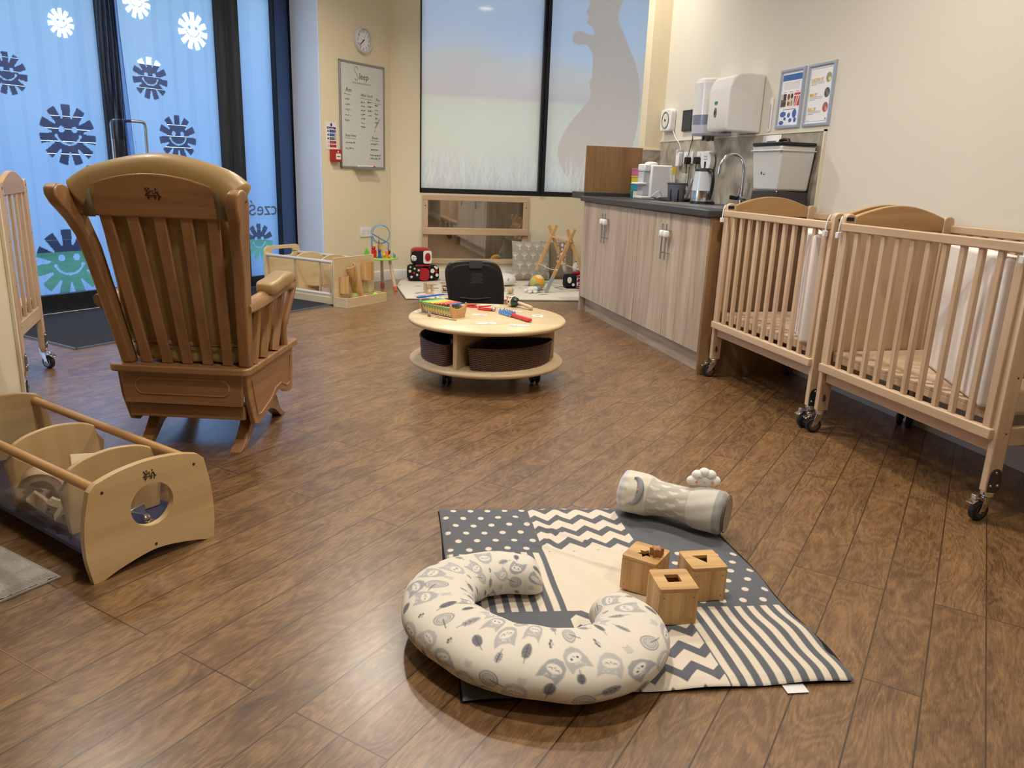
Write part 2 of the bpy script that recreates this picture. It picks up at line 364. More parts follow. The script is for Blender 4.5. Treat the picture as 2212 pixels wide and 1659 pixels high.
# skirting boards
def skirt(name,p,q,n):
    d=Vector((q[0]-p[0],q[1]-p[1],0)); l=d.length; d.normalize(); M=fr((p[0],p[1],0),d,(0,0,1)); b=MB()
    b.prism([(0,0),(.016,0),(.016,.085),(.012,.095),(.004,.1),(0,.1)],l,M=fr((p[0],p[1],0),(n[0],n[1],0),(0,0,1),d)); return mark(b.build(name,M_skirt))
skirt('baseboard_diagonal',UC(UREV+.01,CW),(cx0,yw),(S,-S))
skirt('baseboard_window',(cx0,yw),(3.4,yw),(0,-1))
skirt('baseboard_right',(xr,-3.6),(xr,3.86),(-1,0))
# weld lines in the sheet vinyl
M_weld=mat('vinyl_weld_strip',(150,112,76),.5)
for i,(p,q) in enumerate([((-.72,1.745),(-.567,1.598)),((-.567,1.598),(-.70,1.468)),(UC(1.6,.838),UC(4.3,.838))]):
    d=Vector((q[0]-p[0],q[1]-p[1],0)).normalized()*.0015; k=Vector((-d.y,d.x,0)); 
    b=MB(); b.prism([(p[0]+k.x,p[1]+k.y),(q[0]+k.x,q[1]+k.y),(q[0]-k.x,q[1]-k.y),(p[0]-k.x,p[1]-k.y)],.0006); mark(b.build('trim_%d'%(3+i),M_weld))
# ---------- doors (diagonal, anthracite frames, frosted film with sun cut-outs)
def film_mat():
    m,n,b=nt('frosted_door_film'); n.nodes.remove(b); out=n.nodes['Material Output']
    at=node(n,'ShaderNodeAttribute',attribute_name='Col'); sp=node(n,'ShaderNodeSeparateColor'); L(n,at,'Color',sp,0)
    tr=node(n,'ShaderNodeBsdfTranslucent'); tr.inputs['Color'].default_value=(.42,.52,.62,1)
    tl=node(n,'ShaderNodeBsdfTransparent'); tl.inputs['Color'].default_value=(.75,.8,.85,1)
    df=node(n,'ShaderNodeBsdfDiffuse'); df.inputs['Color'].default_value=(.55,.62,.7,1)
    gl=node(n,'ShaderNodeBsdfGlossy'); gl.inputs['Roughness'].default_value=.08; gl.inputs['Color'].default_value=(1,1,1,1)
    m0=node(n,'ShaderNodeMixShader'); m0.inputs[0].default_value=.16; L(n,tr,0,m0,1); L(n,df,0,m0,2)
    m1=node(n,'ShaderNodeMixShader'); L(n,sp,0,m1,0); L(n,m0,0,m1,1); L(n,tl,0,m1,2)
    fm=edge_fac(n,.035,.5)
    m2=node(n,'ShaderNodeMixShader'); L(n,fm,0,m2,0); L(n,m1,0,m2,1); L(n,gl,0,m2,2); L(n,m2,0,out,0); return m
M_film=film_mat()
def sun(cv,cx,cy,R,Ry=None):
    Ry=Ry or R*1.03; w=cv.win(cx-R,cx+R,cy-Ry,cy+Ry)
    if not w: return
    x=(cv.X[w]-cx)/R; y=(cv.Y[w]-cy)/Ry; r=np.hypot(x,y); a=np.arctan2(y,x); k=PI*2/11
    am=np.abs((a+PI/2+k*50.5)%k-k/2); d=r*np.sin(am)   # distance from notch centre line
    notch=(d<(.025+.10*(r-.55)/.45))&(r>.56)
    val=np.clip(.5-(r-1)*R*cv.ppm,0,1)*(~notch)
    for ex in(-.22,.24): val*=(np.hypot(x-ex,(y-.18))>.105)
    sm=(np.abs(np.hypot(x,(y-.16))-.47)<.035)&(y<-.04)&(np.abs(x)<.46); val*=~sm
    for ex in(-.42,.42): val*=np.hypot(x-ex,y+.04)>.06
    cv.a[w]=np.maximum(cv.a[w],val[...,None])
def glazing(name,u0,u1,z0,z1,suns,c,parent,ppm=190):
    cv=Canvas(u1-u0,z1-z0,ppm,(0,0,0),raw=True)
    for (u,z,R) in suns: sun(cv,u-u0,z-z0,R)
    return cv.flat(name,lambda x,y:((u0+x-c)*S,(u0+x+c)*S,z0+y),M_film,parent)
def ubox(b,u0,u1,c0,c1,z0,z1):
    b.prism([UC(u0,c0),UC(u1,c0),UC(u1,c1),UC(u0,c1)],z1-z0,M=Matrix.Translation((0,0,z0)))
def door(name,u0,u1,g0,g1,suns,handle_u,z1=2.33):
    root=bpy.data.objects.new(name,None); COL.objects.link(root); mark(root)
    b=MB(); ubox(b,u0,g0,CD,CD+.06,.015,2.45); ubox(b,g1,u1,CD,CD+.06,.015,2.45); ubox(b,g0,g1,CD,CD+.06,.015,.136); ubox(b,g0,g1,CD,CD+.06,z1,2.45)
    b.build('door_frame',M_frame,root,bevel=.004)
    glazing('door_glass',g0,g1,.136,z1,suns,CD+.03,root)
    b=MB(); hu,z0,zt=handle_u,.62,1.345; sg=1 if handle_u>3.57 else -1; base=hu-sg*.105
    b.tube([UC(base,CD+.01)+(zt,),UC(base,CD-.06)+(zt,)]+[tuple(p) for p in spl([UC(base,CD-.065)+(zt,),UC(hu-sg*.02,CD-.07)+(zt-.002,),UC(hu,CD-.07)+(zt-.03,),UC(hu,CD-.07)+(zt-.1,)],6)]+[UC(hu,CD-.07)+(z0+.05,),UC(hu,CD-.07)+(z0,),UC(base,CD-.06)+(z0,),UC(base,CD+.01)+(z0,)],.011,n=12)
    b.build('door_handle',M_steel,root); return root
SL=[(3.224,1.222,.198),(3.258,1.946,.088),(2.867,1.582,.128),(3.13,.34,.235)]
SR=[(4.099,1.252,.165),(3.897,1.666,.145),(4.304,2.061,.132),(3.835,2.185,.11),(3.9,.45,.19)]
door('door_1',2.52,3.568,2.60,3.50,SL,3.485,2.40)
door('door_2',3.572,4.60,3.64,4.50,SR,3.752,2.33)
root=bpy.data.objects.new('door_3',None); COL.objects.link(root); mark(root)
b=MB(); ubox(b,4.60,4.73,CD,CD+.10,0,2.62); ubox(b,4.73,5.09,CD,CD+.10,0,.1); ubox(b,2.36,5.27,CD,CD+.1,2.45,2.62); ubox(b,2.36,2.52,CD,CD+.10,0,2.45)
b.build('side_frame',M_frame,root,bevel=.004)
glazing('side_glass',4.73,5.09,.1,2.45,[(4.859,.40,.155)],CD+.03,root)
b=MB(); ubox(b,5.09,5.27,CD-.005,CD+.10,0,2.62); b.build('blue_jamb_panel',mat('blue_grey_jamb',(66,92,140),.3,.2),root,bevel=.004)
b=MB(); ubox(b,5.075,5.09,CD-.03,CD+.02,0,2.62); ubox(b,5.262,5.285,CD-.045,CD,0,2.62); b.build('frame_edge',mat('black_seal',(12,13,18),.5),root)
text('greeting_lettering','cze\u015b\u0107',.17,fr((*UC(5.075,CD+.02),.635),(-S,-S,0),(0,0,1)),mat('grey_glass_lettering',(92,104,122),.6),root,sx=1.05)
b=MB(); ubox(b,2.4,5.27,CD-.03,CD+.1,0,.012); mark(b.build('trim_6',M_steel,bevel=.002))
# ---------- clear strip curtain in front of the double doors
def strip_mat():
    m,n,b=nt('clear_pvc_strip'); n.nodes.remove(b); out=n.nodes['Material Output']
    tl=node(n,'ShaderNodeBsdfTransparent'); tl.inputs['Color'].default_value=(.93,.95,.98,1)
    gl=node(n,'ShaderNodeBsdfGlossy'); gl.inputs['Roughness'].default_value=.12
    lw=edge_fac(n,.02,.5)
    m2=node(n,'ShaderNodeMixShader'); L(n,lw,0,m2,0); L(n,tl,0,m2,1); L(n,gl,0,m2,2); L(n,m2,0,out,0); return m
M_strip=strip_mat()
cur=T('strip_curtain','clear vertical plastic strip curtain hanging in front of the double doors','curtain',(0,0,0))
b=MB(); ubox(b,2.4,4.72,CD-.13,CD-.10,2.56,2.60); b.build('curtain_rail',M_steel,cur)
for k in range(16):
    u0=2.42+k*.142; w=.185; off=.012*(k%2); ph=random.uniform(0,6)
    fold=.9 if k in(7,8) else 0
    def fn(U,V,u0=u0,w=w,off=off,ph=ph,fold=fold):
        z=.10+V*2.46; x=u0+U*w*(1-.45*fold*np.sin(V*PI)**1.0)+.012*np.sin(V*4+ph)*(1-V); c=CD-.115-off-.012*np.sin(U*PI)+(.035*fold*np.sin(U*9+V*3))*(1-V*.5)
        return (x-c)*S,(x+c)*S,z
    grid('strip',7,14,fn,M_strip,cur)
M_tint=mat('x_unused',(0,0,0)) if 0 else M_strip.copy(); M_tint.name='tinted_pvc_strip'; [setattr(q.inputs['Color'],'default_value',(.50,.56,.72,1)) for q in M_tint.node_tree.nodes if q.type=='BSDF_TRANSPARENT']
for k in range(4):
    def fn(U,V,k=k):
        x=3.405+k*.022+U*(.10-.05*np.sin(V*PI*.9)); c=CD-.16-.018*k+.016*np.sin(U*11+k)+.02*np.sin(V*5+k)
        return (x-c)*S,(x+c)*S,1.33+V*1.23-.12*k*(1-V)
    grid('gathered_strip',12,16,fn,M_tint,cur)
# ---------- entrance mat
M_mat=mat('charcoal_coir',(30,31,36),.95,var=.5,vscale=220,bump=.6,bscale=500,bdist=.004)
em=T('entrance_mat','charcoal rectangular entrance mat on the floor in front of the glazed doors','mat',(0,0,0))
b=MB(); ubox(b,2.455,4.95,4.385,5.48,.0,.009); b.build('mat_pile',M_mat,em,bevel=.002)
b=MB(); ubox(b,2.445,4.96,4.372,4.385,0,.010); ubox(b,2.442,2.455,4.372,5.48,0,.010); b.build('mat_edging',mat('grey_mat_edging',(96,100,108),.5),em)
# ---------- window with printed film
def window_mat():
    m,n,b=nt('printed_window_film'); n.nodes.remove(b); out=n.nodes['Material Output']
    at=node(n,'ShaderNodeAttribute',attribute_name='Col')
    tr=node(n,'ShaderNodeBsdfTranslucent'); df=node(n,'ShaderNodeBsdfDiffuse'); L(n,at,'Color',tr,'Color'); L(n,at,'Color',df,'Color')
    gl=node(n,'ShaderNodeBsdfGlossy'); gl.inputs['Roughness'].default_value=.06
    m0=node(n,'ShaderNodeMixShader'); m0.inputs[0].default_value=.84; L(n,tr,0,m0,1); L(n,df,0,m0,2)
    m2=node(n,'ShaderNodeMixShader'); m2.inputs[0].default_value=.05; L(n,m0,0,m2,1); L(n,gl,0,m2,2); L(n,m2,0,out,0); return m
WX0,WX1,WZ0,WZ1=1.026,3.42,.872,2.97
cv=Canvas(WX1-WX0,WZ1-WZ0,110,(200,205,180))
Z_=cv.Y+WZ0; X_=cv.X+WX0
stops=[(.87,(214,204,186)),(1.05,(220,211,190)),(1.35,(226,218,188)),(1.60,(228,220,190)),(1.76,(226,218,188)),(1.80,(220,202,186)),(1.95,(226,210,196)),(2.10,(224,216,200)),(2.25,(216,220,222)),(2.5,(208,216,224)),(3.0,(202,212,224))]
zz=np.array([a for a,_ in stops]); wob=.05*np.sin(X_*3.1)+.035*np.sin(X_*7+1)
zq=Z_+np.where((Z_>1.83),wob*np.clip((Z_-1.83)/.2,0,1),0)
for k in range(3): cv.a[...,k]=np.interp(zq,zz,[lin(c[k]) for _,c in stops])
# meadow grass blades
for i in range(620):
    x=random.uniform(0,cv.w); z0=random.uniform(-.05,.12); h=random.uniform(.08,.34); dx=random.uniform(-.1,.1); c=random.choice([(226,220,200),(206,200,170),(232,228,214),(208,198,176)])
    cv.line([(x,z0),(x+dx*.4,z0+h*.55),(x+dx,z0+h)],random.uniform(.004,.010),c,.45)
# print: plain silhouette of a person standing in the meadow, seen from the side
def wp(u,v):  # anchor points of the print
    return (u-WX0,v-WZ0)
sil=[(2.66,2.86),(2.70,2.72),(2.66,2.64),(2.69,2.60),(2.68,2.54),(2.74,2.50),(2.76,2.44),(2.70,2.44),(2.60,2.46),(2.545,2.43),(2.54,2.36),(2.60,2.33),(2.68,2.34),(2.74,2.28),(2.76,2.20),(2.76,2.05),(2.74,1.98),(2.76,1.86),(2.68,1.74),(2.56,1.60),(2.46,1.42),(2.44,1.26),(2.52,1.10),(2.60,.98),(2.62,.87),(3.26,.87),(3.25,1.3),(3.30,1.7),(3.26,2.1),(3.10,2.42),(3.0,2.62),(3.03,2.86)]
cv.poly([wp(*p) for p in [tuple(q) for q in spl([(a,b_,0) for a,b_ in sil],3,True)][:] and [(q.x,q.y) for q in spl([(a,b_,0) for a,b_ in sil],3,True)]],(214,190,166),.88)
for i in range(150):
    x=random.uniform(1.45,2.3); z0=random.uniform(0,.1); h=random.uniform(.1,.38); dx=random.uniform(-.1,.1)
    cv.line([(x,z0),(x+dx*.4,z0+h*.55),(x+dx,z0+h)],.007,(228,224,196),.5)
wroot=bpy.data.objects.new('window_1',None); COL.objects.link(wroot); mark(wroot)
cv.flat('window_film',lambda x,y:(WX0+x,yw+.03+0*x,WZ0+y),window_mat(),wroot)
b=MB(); b.bb(WX0-.006,WX1,yw-.006,yw+.06,WZ0-.012,WZ0+.034); b.bb(WX0-.006,WX0+.008,yw-.006,yw+.06,WZ0,WZ1); b.bb(2.234,2.262,yw-.012,yw+.06,WZ0,WZ1); b.bb(2.262,2.292,yw-.05,yw+.06,WZ0,WZ1)
b.build('window_frame',M_frame,wroot,bevel=.002)
M_ghost=mat('faded_window_lettering',(150,152,160),.7)
text('window_lettering','the rear',.15,fr((1.95,yw+.026,2.765),(-1,0,0),(0,0,1)),M_ghost,wroot,sx=1.25,bold=.004)
b=MB(); b.prism([(0,.03),(.12,.03),(.12,.07),(.2,0),(.12,-.07),(.12,-.03),(0,-.03)],.001,M=fr((1.38,yw+.026,2.83),(-1,0,0),(0,0,1))); b.build('arrow_sign',M_ghost,wroot)
# ---------- outside
M_grass=mat('lawn_grass',(84,128,72),.95,var=.4,vscale=8); b=MB(); b.prism([UC(-6,5.66),UC(14,5.66),UC(14,16),UC(-6,16)],.05,M=Matrix.Translation((0,0,-.10))); tag(b.build('lawn',M_grass),'green lawn outside the glazed doors','lawn',kind='stuff')
fe=T('slatted_fence','dark slatted boundary fence beyond the lawn outside the doors','fence',(0,0,0))
M_fn=mat('dark_fence_boards',(44,42,62),.8,var=.3,vscale=3); M_fl=mat('pale_fence_battens',(150,160,190),.6)
b=MB(); 
for k in range(16): ubox(b,-4,12,9.6,9.64,-.05+k*.145,.089+k*.145)
b.build('fence_board',M_fn,fe)
b=MB()
for k in range(9): ubox(b,-4+k*2,-3.9+k*2,9.64,9.72,-.05,2.3)
b.build('fence_post',M_fn,fe)
# ---------- ceiling lights (real recessed downlights)
M_lamp=mat('lit_diffuser',(255,236,206),.5,emit=14)
dl=T('ceiling_downlight','round recessed downlight in the white ceiling','ceiling light',(0,0,3.0),group='recessed ceiling downlights')
b=MB(); b.lathe([(.085,-.001),(.105,-.001),(.108,-.006),(.1,-.012),(.086,-.008)],n=28,cap=False); b.build('bezel',M_wht,dl)
b=MB(); b.lathe([(.0,-.004),(.086,-.004)],n=28,cap=False); b.build('diffuser',M_lamp,dl)
LP=[(2.1,5.75,1.3),(1.7,2.7,.72),(1.4,-.3,.26),(.35,5.6,1.3),(.7,3.7,.55),(-1.4,4.3,.35),(.1,1.5,.38)]
for i,(x,y,pw_) in enumerate(LP):
    o=dl if i==0 else dup(dl,(x,y,3.0)); o.location=(x,y,3.0)
    li=bpy.data.lights.new('downlight_beam','AREA'); li.shape='DISK'; li.size=.17; li.energy=LAMP_W*pw_; li.color=LAMP_C if y>5 else LAMP_N; li.spread=math.radians(150)
    lo=bpy.data.objects.new('downlight_beam',li); COL.objects.link(lo); lo.location=(0,0,-.014); lo.parent=o
# ---------- world: dusk sky
w=bpy.data.worlds.new('dusk_sky'); SC.world=w; w.use_nodes=True; n=w.node_tree; bg=n.nodes['Background']
tc=node(n,'ShaderNodeTexCoord'); sx=node(n,'ShaderNodeSeparateXYZ'); L(n,tc,'Generated',sx,0); r=node(n,'ShaderNodeValToRGB'); L(n,sx,'Z',r,'Fac')
r.color_ramp.elements[0].position=0; r.color_ramp.elements[0].color=(.62,.80,1,1); r.color_ramp.elements[1].position=.7; r.color_ramp.elements[1].color=(.17,.40,1,1)
L(n,r,'Color',bg,'Color'); bg.inputs['Strength'].default_value=SKY
# ---------- camera
cd=bpy.data.cameras.new('camera'); co=bpy.data.objects.new('camera',cd); COL.objects.link(co); SC.camera=co
F,YAW,PIT,ROL=1661.0,math.radians(14.5616),math.radians(15.3399),math.radians(2.13658)
fw=Vector((math.sin(YAW)*math.cos(PIT),math.cos(YAW)*math.cos(PIT),-math.sin(PIT))); r0=Vector((math.cos(YAW),-math.sin(YAW),0)); d0=fw.cross(r0)
rt=math.cos(ROL)*r0-math.sin(ROL)*d0; dn=fw.cross(rt); M=Matrix.Identity(4)
for i in range(3): M[i][0]=rt[i]; M[i][1]=-dn[i]; M[i][2]=-fw[i]; M[i][3]=(0,0,1.08)[i]
co.matrix_world=M; cd.sensor_fit='HORIZONTAL'; cd.sensor_width=36; cd.lens=F/2212*36; cd.clip_start=.05; cd.clip_end=200
SC.view_settings.view_transform='Standard'; SC.view_settings.look='None'; SC.view_settings.gamma=1; SC.view_settings.use_curve_mapping=False; SC.view_settings.exposure=EXPO
# ================= KITCHEN RUN along the right wall
XF=2.10
def cabinet(y0,y1,ysp,label):
    r=T('base_cabinet',label,'kitchen cabinet',(XF,y0,0)); w=y1-y0; s_=ysp-y0
    b=MB(); b.bb(.02,.60,0,w,.12,.884); b.bb(.05,.062,0,w,0,.12); b.build('carcass',OK['y'],r)
    for (a,c,hs) in ((.002,s_-.002,-1),(s_+.002,w-.002,1)):
        b=MB(); b.bb(0,.019,a,c,.125,.878); d=b.build('door',OK['z'],r,bevel=.0015)
        hy=s_+hs*.028
        b=MB(); b.cyl((-.032,hy,.60),(-.032,hy,.815),.0055); b.cyl((-.032,hy,.64),(0,hy,.64),.004); b.cyl((-.032,hy,.775),(0,hy,.775),.004); b.build('handle',M_steel,d)
        b=MB(); b.ball((-.034,hy-.004,.755),(.018,.018,.022),14,10,pw=.6); b.build('child_lock',M_wht,d)
    return r
cabinet(4.875,5.975,5.455,'pale oak base cabinet nearest the window with two doors')
cabinet(3.90,4.872,4.404,'pale oak base cabinet beside the cribs with two doors')
b=MB(); b.bb(XF,2.70,3.878,3.898,0,.884); tag(b.build('end_panel',OD['z'],bevel=.001),'dark oak end panel closing the cabinet run behind the crib','panel')
b=MB(); b.bb(XF,2.70,5.977,5.996,0,.884); tag(b.build('end_panel',OK['z'],bevel=.001),'oak end panel closing the cabinet run at the window end','panel')
M_wt=mat('dark_slate_worktop',(58,58,62),.38,var=.15,vscale=60)
SKH=rr(.335,.355,.05,5,2.2+.215,4.02+.25); b=MB(); b.prism([(2.065,3.868),(2.728,3.868),(2.728,5.998),(2.065,5.998)],.04,M=Matrix.Translation((0,0,.885)),holes=[SKH]); tag(b.build('worktop',M_wt,bevel=.006),'long dark grey worktop over the oak base cabinets','worktop')
b=MB(); b.bb(2.095,2.576,6.0,6.30,.90,.952); tag(b.build('window_sill_board',M_wt,bevel=.003),'dark grey raised board at the far end of the worktop','sill board')
b=MB(); b.bb(2.097,2.574,6.0,6.018,.953,1.31); tag(b.build('upstand_panel',OD['z'],bevel=.002),'brown wood upstand panel standing at the far end of the worktop','panel')
def stone():
    m,n,b=nt('grey_stone_laminate'); tc=node(n,'ShaderNodeTexCoord'); a=node(n,'ShaderNodeTexNoise'); a.inputs['Scale'].default_value=5; a.inputs['Detail'].default_value=8; a.inputs['Distortion'].default_value=1.5; L(n,tc,'Object',a,'Vector')
    r=node(n,'ShaderNodeValToRGB'); r.color_ramp.elements[0].position=.35; r.color_ramp.elements[0].color=rgb(140,130,116); r.color_ramp.elements[1].position=.62; r.color_ramp.elements[1].color=rgb(186,178,162); L(n,a,'Fac',r,0); L(n,r,0,b,'Base Color'); b.inputs['Roughness'].default_value=.35; return m
M_stone=stone(); M_trim=mat('cream_edge_trim',(226,218,196),.4)
sp_=T('splashback','marbled grey stone splashback above the worktop','splashback',(2.73,3.868,0))
b=MB(); b.bb(-.012,-.001,.01,2.13,.926,1.362); b.build('wall_sheet',M_stone,sp_)
b=MB(); b.bb(-.16,-.002,2.120,2.131,.926,1.295); b.build('return_sheet',M_stone,sp_)
b=MB(); b.bb(-.016,-.001,0,2.131,1.362,1.372); b.bb(-.016,-.001,0,.01,.926,1.372); b.bb(-.162,-.002,2.117,2.131,1.295,1.303); b.build('edge_trim',M_trim,sp_)
# sink
sk=T('inset_sink','stainless steel inset sink with drainer in the worktop','sink',(2.2,4.02,.925))
b=MB(); w,l=.43,.98
outer=rr(w,l,.03,5,w/2,l/2); hole=rr(.34,.36,.05,5,w/2,.25)
b.prism(outer,.003,M=Matrix.Translation((0,0,.0005)),holes=[hole]); b.build('sink_rim',M_steel,sk)
b=MB(); P=hole; n_=len(P); b.add([(x,y,.003) for x,y in P]+[((x-w/2)*.85+w/2,(y-.25)*.85+.25,-.034) for x,y in P],[(i,(i+1)%n_,n_+(i+1)%n_,n_+i) for i in range(n_)]+[tuple(range(n_,2*n_))]); b.build('bowl',M_steel,sk)
b=MB()
for k in range(9): b.box((w/2-.14+k*.035,.70,.0045),(.008,.44,.003))
b.build('drainer_ribs',M_steel,sk)
# tap
tp=T('mixer_tap','tall chrome swan neck mixer tap behind the sink','tap',(2.62,4.50,.9255))
b=MB(); b.lathe([(.026,0),(.026,.012),(.018,.02),(.018,.075),(.0,.078)],n=24); b.build('base',M_chrome,tp)
b=MB(); pts=[(0,0,.06),(0,0,.22)]+[(-.085+.085*math.cos(a),0,.22+.095*math.sin(a)) for a in np.linspace(0.12,PI*.93,18)]; pts+=[(-.172,0,.195)]
b.tube(pts,.0115,n=14); b.build('spout',M_chrome,tp)
for s_ in(-1,1):
    b=MB(); b.cyl((0,0,.045),(0,s_*.045,.05),.009); b.cyl((0,s_*.045,.05),(-.05,s_*.05,.055),.011,.014); b.build('lever',M_blk if s_>0 else M_chrome,tp)
    b=MB(); b.cyl((0,s_*.042,.05),(0,s_*.042,.11),.003); b.build('lever_pin',M_chrome,tp)
# kettle
kt=T('electric_kettle','clear and steel electric kettle with black handle beside the tap','kettle',(2.45,4.69,.9285))
M_glassy=mat('frosted_glass_body',(200,205,212),.12,coat=.6); 
b=MB(); b.lathe([(.078,0),(.082,.006),(.080,.018)],n=30); b.build('power_base',M_blk,kt)
b=MB(); b.lathe([(.076,.018),(.078,.03),(.074,.085)],n=30); b.build('steel_band',M_chrome,kt)
b=MB(); b.lathe([(.0745,.085),(.068,.15),(.062,.205)],n=30); b.build('jug',M_glassy,kt)
b=MB(); b.lathe([(.063,.205),(.060,.218),(.03,.226),(0,.227)],n=30); b.build('lid',M_blk,kt)
b=MB(); pts=[tuple(p) for p in spl([(.0,-.055,.205),(.0,-.10,.20),(.0,-.118,.16),(.0,-.112,.09),(.0,-.09,.035)],6)]; b.tube(pts,.011,n=10,flat=1.3); b.build('handle',M_blk,kt)
b=MB(); b.tube([(x,y+.012,z) for x,y,z in pts[3:-4]],.005,n=8); b.build('handle_trim',M_chrome,kt)
# utensil caddy with brushes (each brush is its own thing)
cd_=T('utensil_caddy','grey plastic bucket caddy holding bottle brushes on the worktop','caddy',(2.46,5.10,.9255))
b=MB(); b.lathe([(.052,0),(.055,.004),(.064,.118),(.070,.124),(.070,.130),(.062,.130),(.052,.008),(0,.006)],n=30,cap=False); b.build('bucket',mat('slate_grey_plastic',(96,98,108),.45),cd_)
b=MB(); 
for a in(3.6,4.5,5.4): b.box((.0595*math.cos(a),.0595*math.sin(a),.055),(.003,.010,.10),rot=(0,0,a)); 
b.build('side_slot',M_blk,cd_)
def brush(label,dx,dy,tilt,colh,colb,r,z0=.03,h=.19,group=None):
    t=T('bottle_brush',label,'brush',(2.46+dx,5.10+dy,.9335),rot=tilt)
    b=MB(); b.cyl((0,0,.0),(0,0,h*.6),.005); b.build('handle',colh,t)
    b=MB(); N=90
    for i in range(N):
        a=i*2.4; z=h*.6+(i/N)*h*.38; b.cyl((0,0,z),(r*math.cos(a),r*math.sin(a),z+.006),.0011,.0008,n=4)
    b.cyl((0,0,h*.55),(0,0,h),.002); b.build('bristles',colb,t); return t
M_tw=mat('white_bristles',(232,232,230),.7)
brush('white round bottle brush standing upright in the grey caddy',.012,-.02,(.05,.1,0),mat('purple_plastic',(66,52,130),.4),M_tw,.034)
brush('slim white bottle brush leaning left in the grey caddy',-.01,.025,(-.12,-.1,0),M_wht,M_tw,.014,h=.22)
sp2=T('measuring_spatula','yellow and white narrow spatula in the grey caddy','spatula',(2.45,5.11,.9335),rot=(-.05,-.06,0))
b=MB(); b.box((0,0,.09),(.012,.004,.18)); b.build('handle',M_wht,sp2); b=MB(); b.box((0,0,.20),(.026,.005,.05)); b.build('blade',mat('yellow_silicone',(222,196,60),.5),sp2,bevel=.002)
# cordless phone in cradle
ph=T('cordless_phone','silver and black cordless phone standing in its cradle','phone',(2.60,5.20,.9255),rz=-.3)
b=MB(); b.box((0,0,.012),(.075,.08,.024)); b.build('cradle',M_blk,ph,bevel=.006)
b=MB(); b.box((.005,0,.09),(.022,.046,.15),rot=(0,.25,0)); h=b.build('handset',mat('silver_plastic',(150,152,156),.35,.4),ph,bevel=.006)
b=MB(); b.box((-.012,0,.125),(.004,.034,.034),rot=(0,.25,0)); b.build('screen',M_blk,h)
b=MB()
for i in range(4):
    for j in range(3): b.box((-.018-.012*(i-1.5)*.3*-1,-.011+.011*j,.09-.015*i),(.004,.008,.009),rot=(0,.25,0))
b.build('keypad',M_blk,h)
b=MB(); b.tube(spl([(2.57,5.17,.933),(2.50,5.12,.931),(2.40,5.0,.93),(2.38,5.2,.931),(2.50,5.33,.93),(2.66,5.35,.95),(2.69,5.4,1.05),(2.70,5.42,1.17)],8),.0028,n=6); tag(b.build('phone_cable',M_blk),'black cable looping from the phone cradle to the socket','cable')
# white bottle warmer
bw=T('bottle_machine','white bottle making machine with side tray on the worktop','kitchen appliance',(2.42,5.50,.9255))
b=MB(); b.bb(.02,.19,0,.17,.012,.25); b.bb(-.03,.02,.02,.15,.20,.255); b.bb(-.05,.06,.01,.16,0,.025); b.build('body',M_wht,bw,bevel=.012,seg=3)
b=MB(); b.bb(-.028,.021,.035,.135,.03,.198); b.build('recess',mat('light_grey_plastic',(190,192,198),.5),bw,bevel=.004)
b=MB(); b.bb(-.075,.0,.02,.15,.105,.120); b.build('tray',M_wht,bw,bevel=.005)
b=MB(); b.lathe([(.05,0),(.048,.012),(.03,.02),(0,.022)],M=Matrix.Translation((.05,.085,.252)),n=24); b.build('lid',M_wht,bw)
b=MB(); b.tube(spl([(2.45,5.44,.932),(2.40,5.40,.934),(2.39,5.36,.95),(2.43,5.33,.99),(2.47,5.36,.96),(2.46,5.42,.94)],8),.003,n=6); tag(b.build('white_cable',M_wht),'white cable coiled beside the bottle machine','cable')
# stack of coloured boxes
for i,(c,lb) in enumerate([((40,120,120),'teal plastic box, bottom of the coloured stack by the wood panel'),((52,150,170),'turquoise plastic box, second from the bottom of the coloured stack'),((214,200,70),'yellow and green plastic box in the coloured stack'),((206,110,150),'pink plastic box, topmost of the coloured stack')]):
    o=T('snack_box',lb,'box',(2.46,5.80,.9255+i*.056)); m_=mat('box_colour_%d'%i,c,.35)
    b=MB(); b.bb(0,.13,0,.13,0,.046); b.build('tub',m_,o,bevel=.004); b=MB(); b.bb(-.002,.132,-.002,.132,.046,.055); b.build('lid',mat('box_lid_%d'%i,tuple(int(v*.75+50) for v in c),.35),o,bevel=.002)
bx=T('cream_carton','small cream carton in front of the coloured boxes','box',(2.40,5.66,.9255)); b=MB(); b.bb(0,.09,0,.07,0,.052); b.build('carton',mat('cream_card',(216,202,168),.7),bx,bevel=.001); b=MB(); b.bb(.0,.09,.033,.037,.0522,.0528); b.build('tape_strip',M_trim,bx)
# steam steriliser / water dispenser
st=T('water_dispenser','large translucent grey water dispenser with black lid and base','dispenser',(2.50,3.92,.9255))
M_tub=mat('translucent_grey_tub',(196,198,198),.25,coat=.4)
b=MB(); b.add([(-.01,-.01,0),(.2,-.01,0),(.2,.27,0),(-.01,.27,0),(.0,0,.11),(.19,0,.11),(.19,.26,.11),(.0,.26,.11)],[(0,3,2,1),(4,5,6,7),(0,1,5,4),(1,2,6,5),(2,3,7,6),(3,0,4,7)]); b.build('base',mat('gloss_black',(12,12,14),.1,coat=.6),st,bevel=.006)
b=MB(); b.add([(.0,0,.112),(.19,0,.112),(.19,.26,.112),(.0,.26,.112),(-.02,-.02,.355),(.2,-.02,.355),(.2,.28,.355),(-.02,.28,.355)],[(0,3,2,1),(4,5,6,7),(0,1,5,4),(1,2,6,5),(2,3,7,6),(3,0,4,7)]); b.build('tank',M_tub,st,bevel=.012,seg=3)
b=MB(); b.bb(-.026,.203,-.024,.284,.325,.331); b.build('tank_rim',mat('pale_rim',(214,214,214),.3),st,bevel=.002)
b=MB(); b.prism(rr(.235,.315,.03,4,.09,.13),.016,M=Matrix.Translation((0,0,.356))); b.build('lid',M_blk,st,bevel=.004)
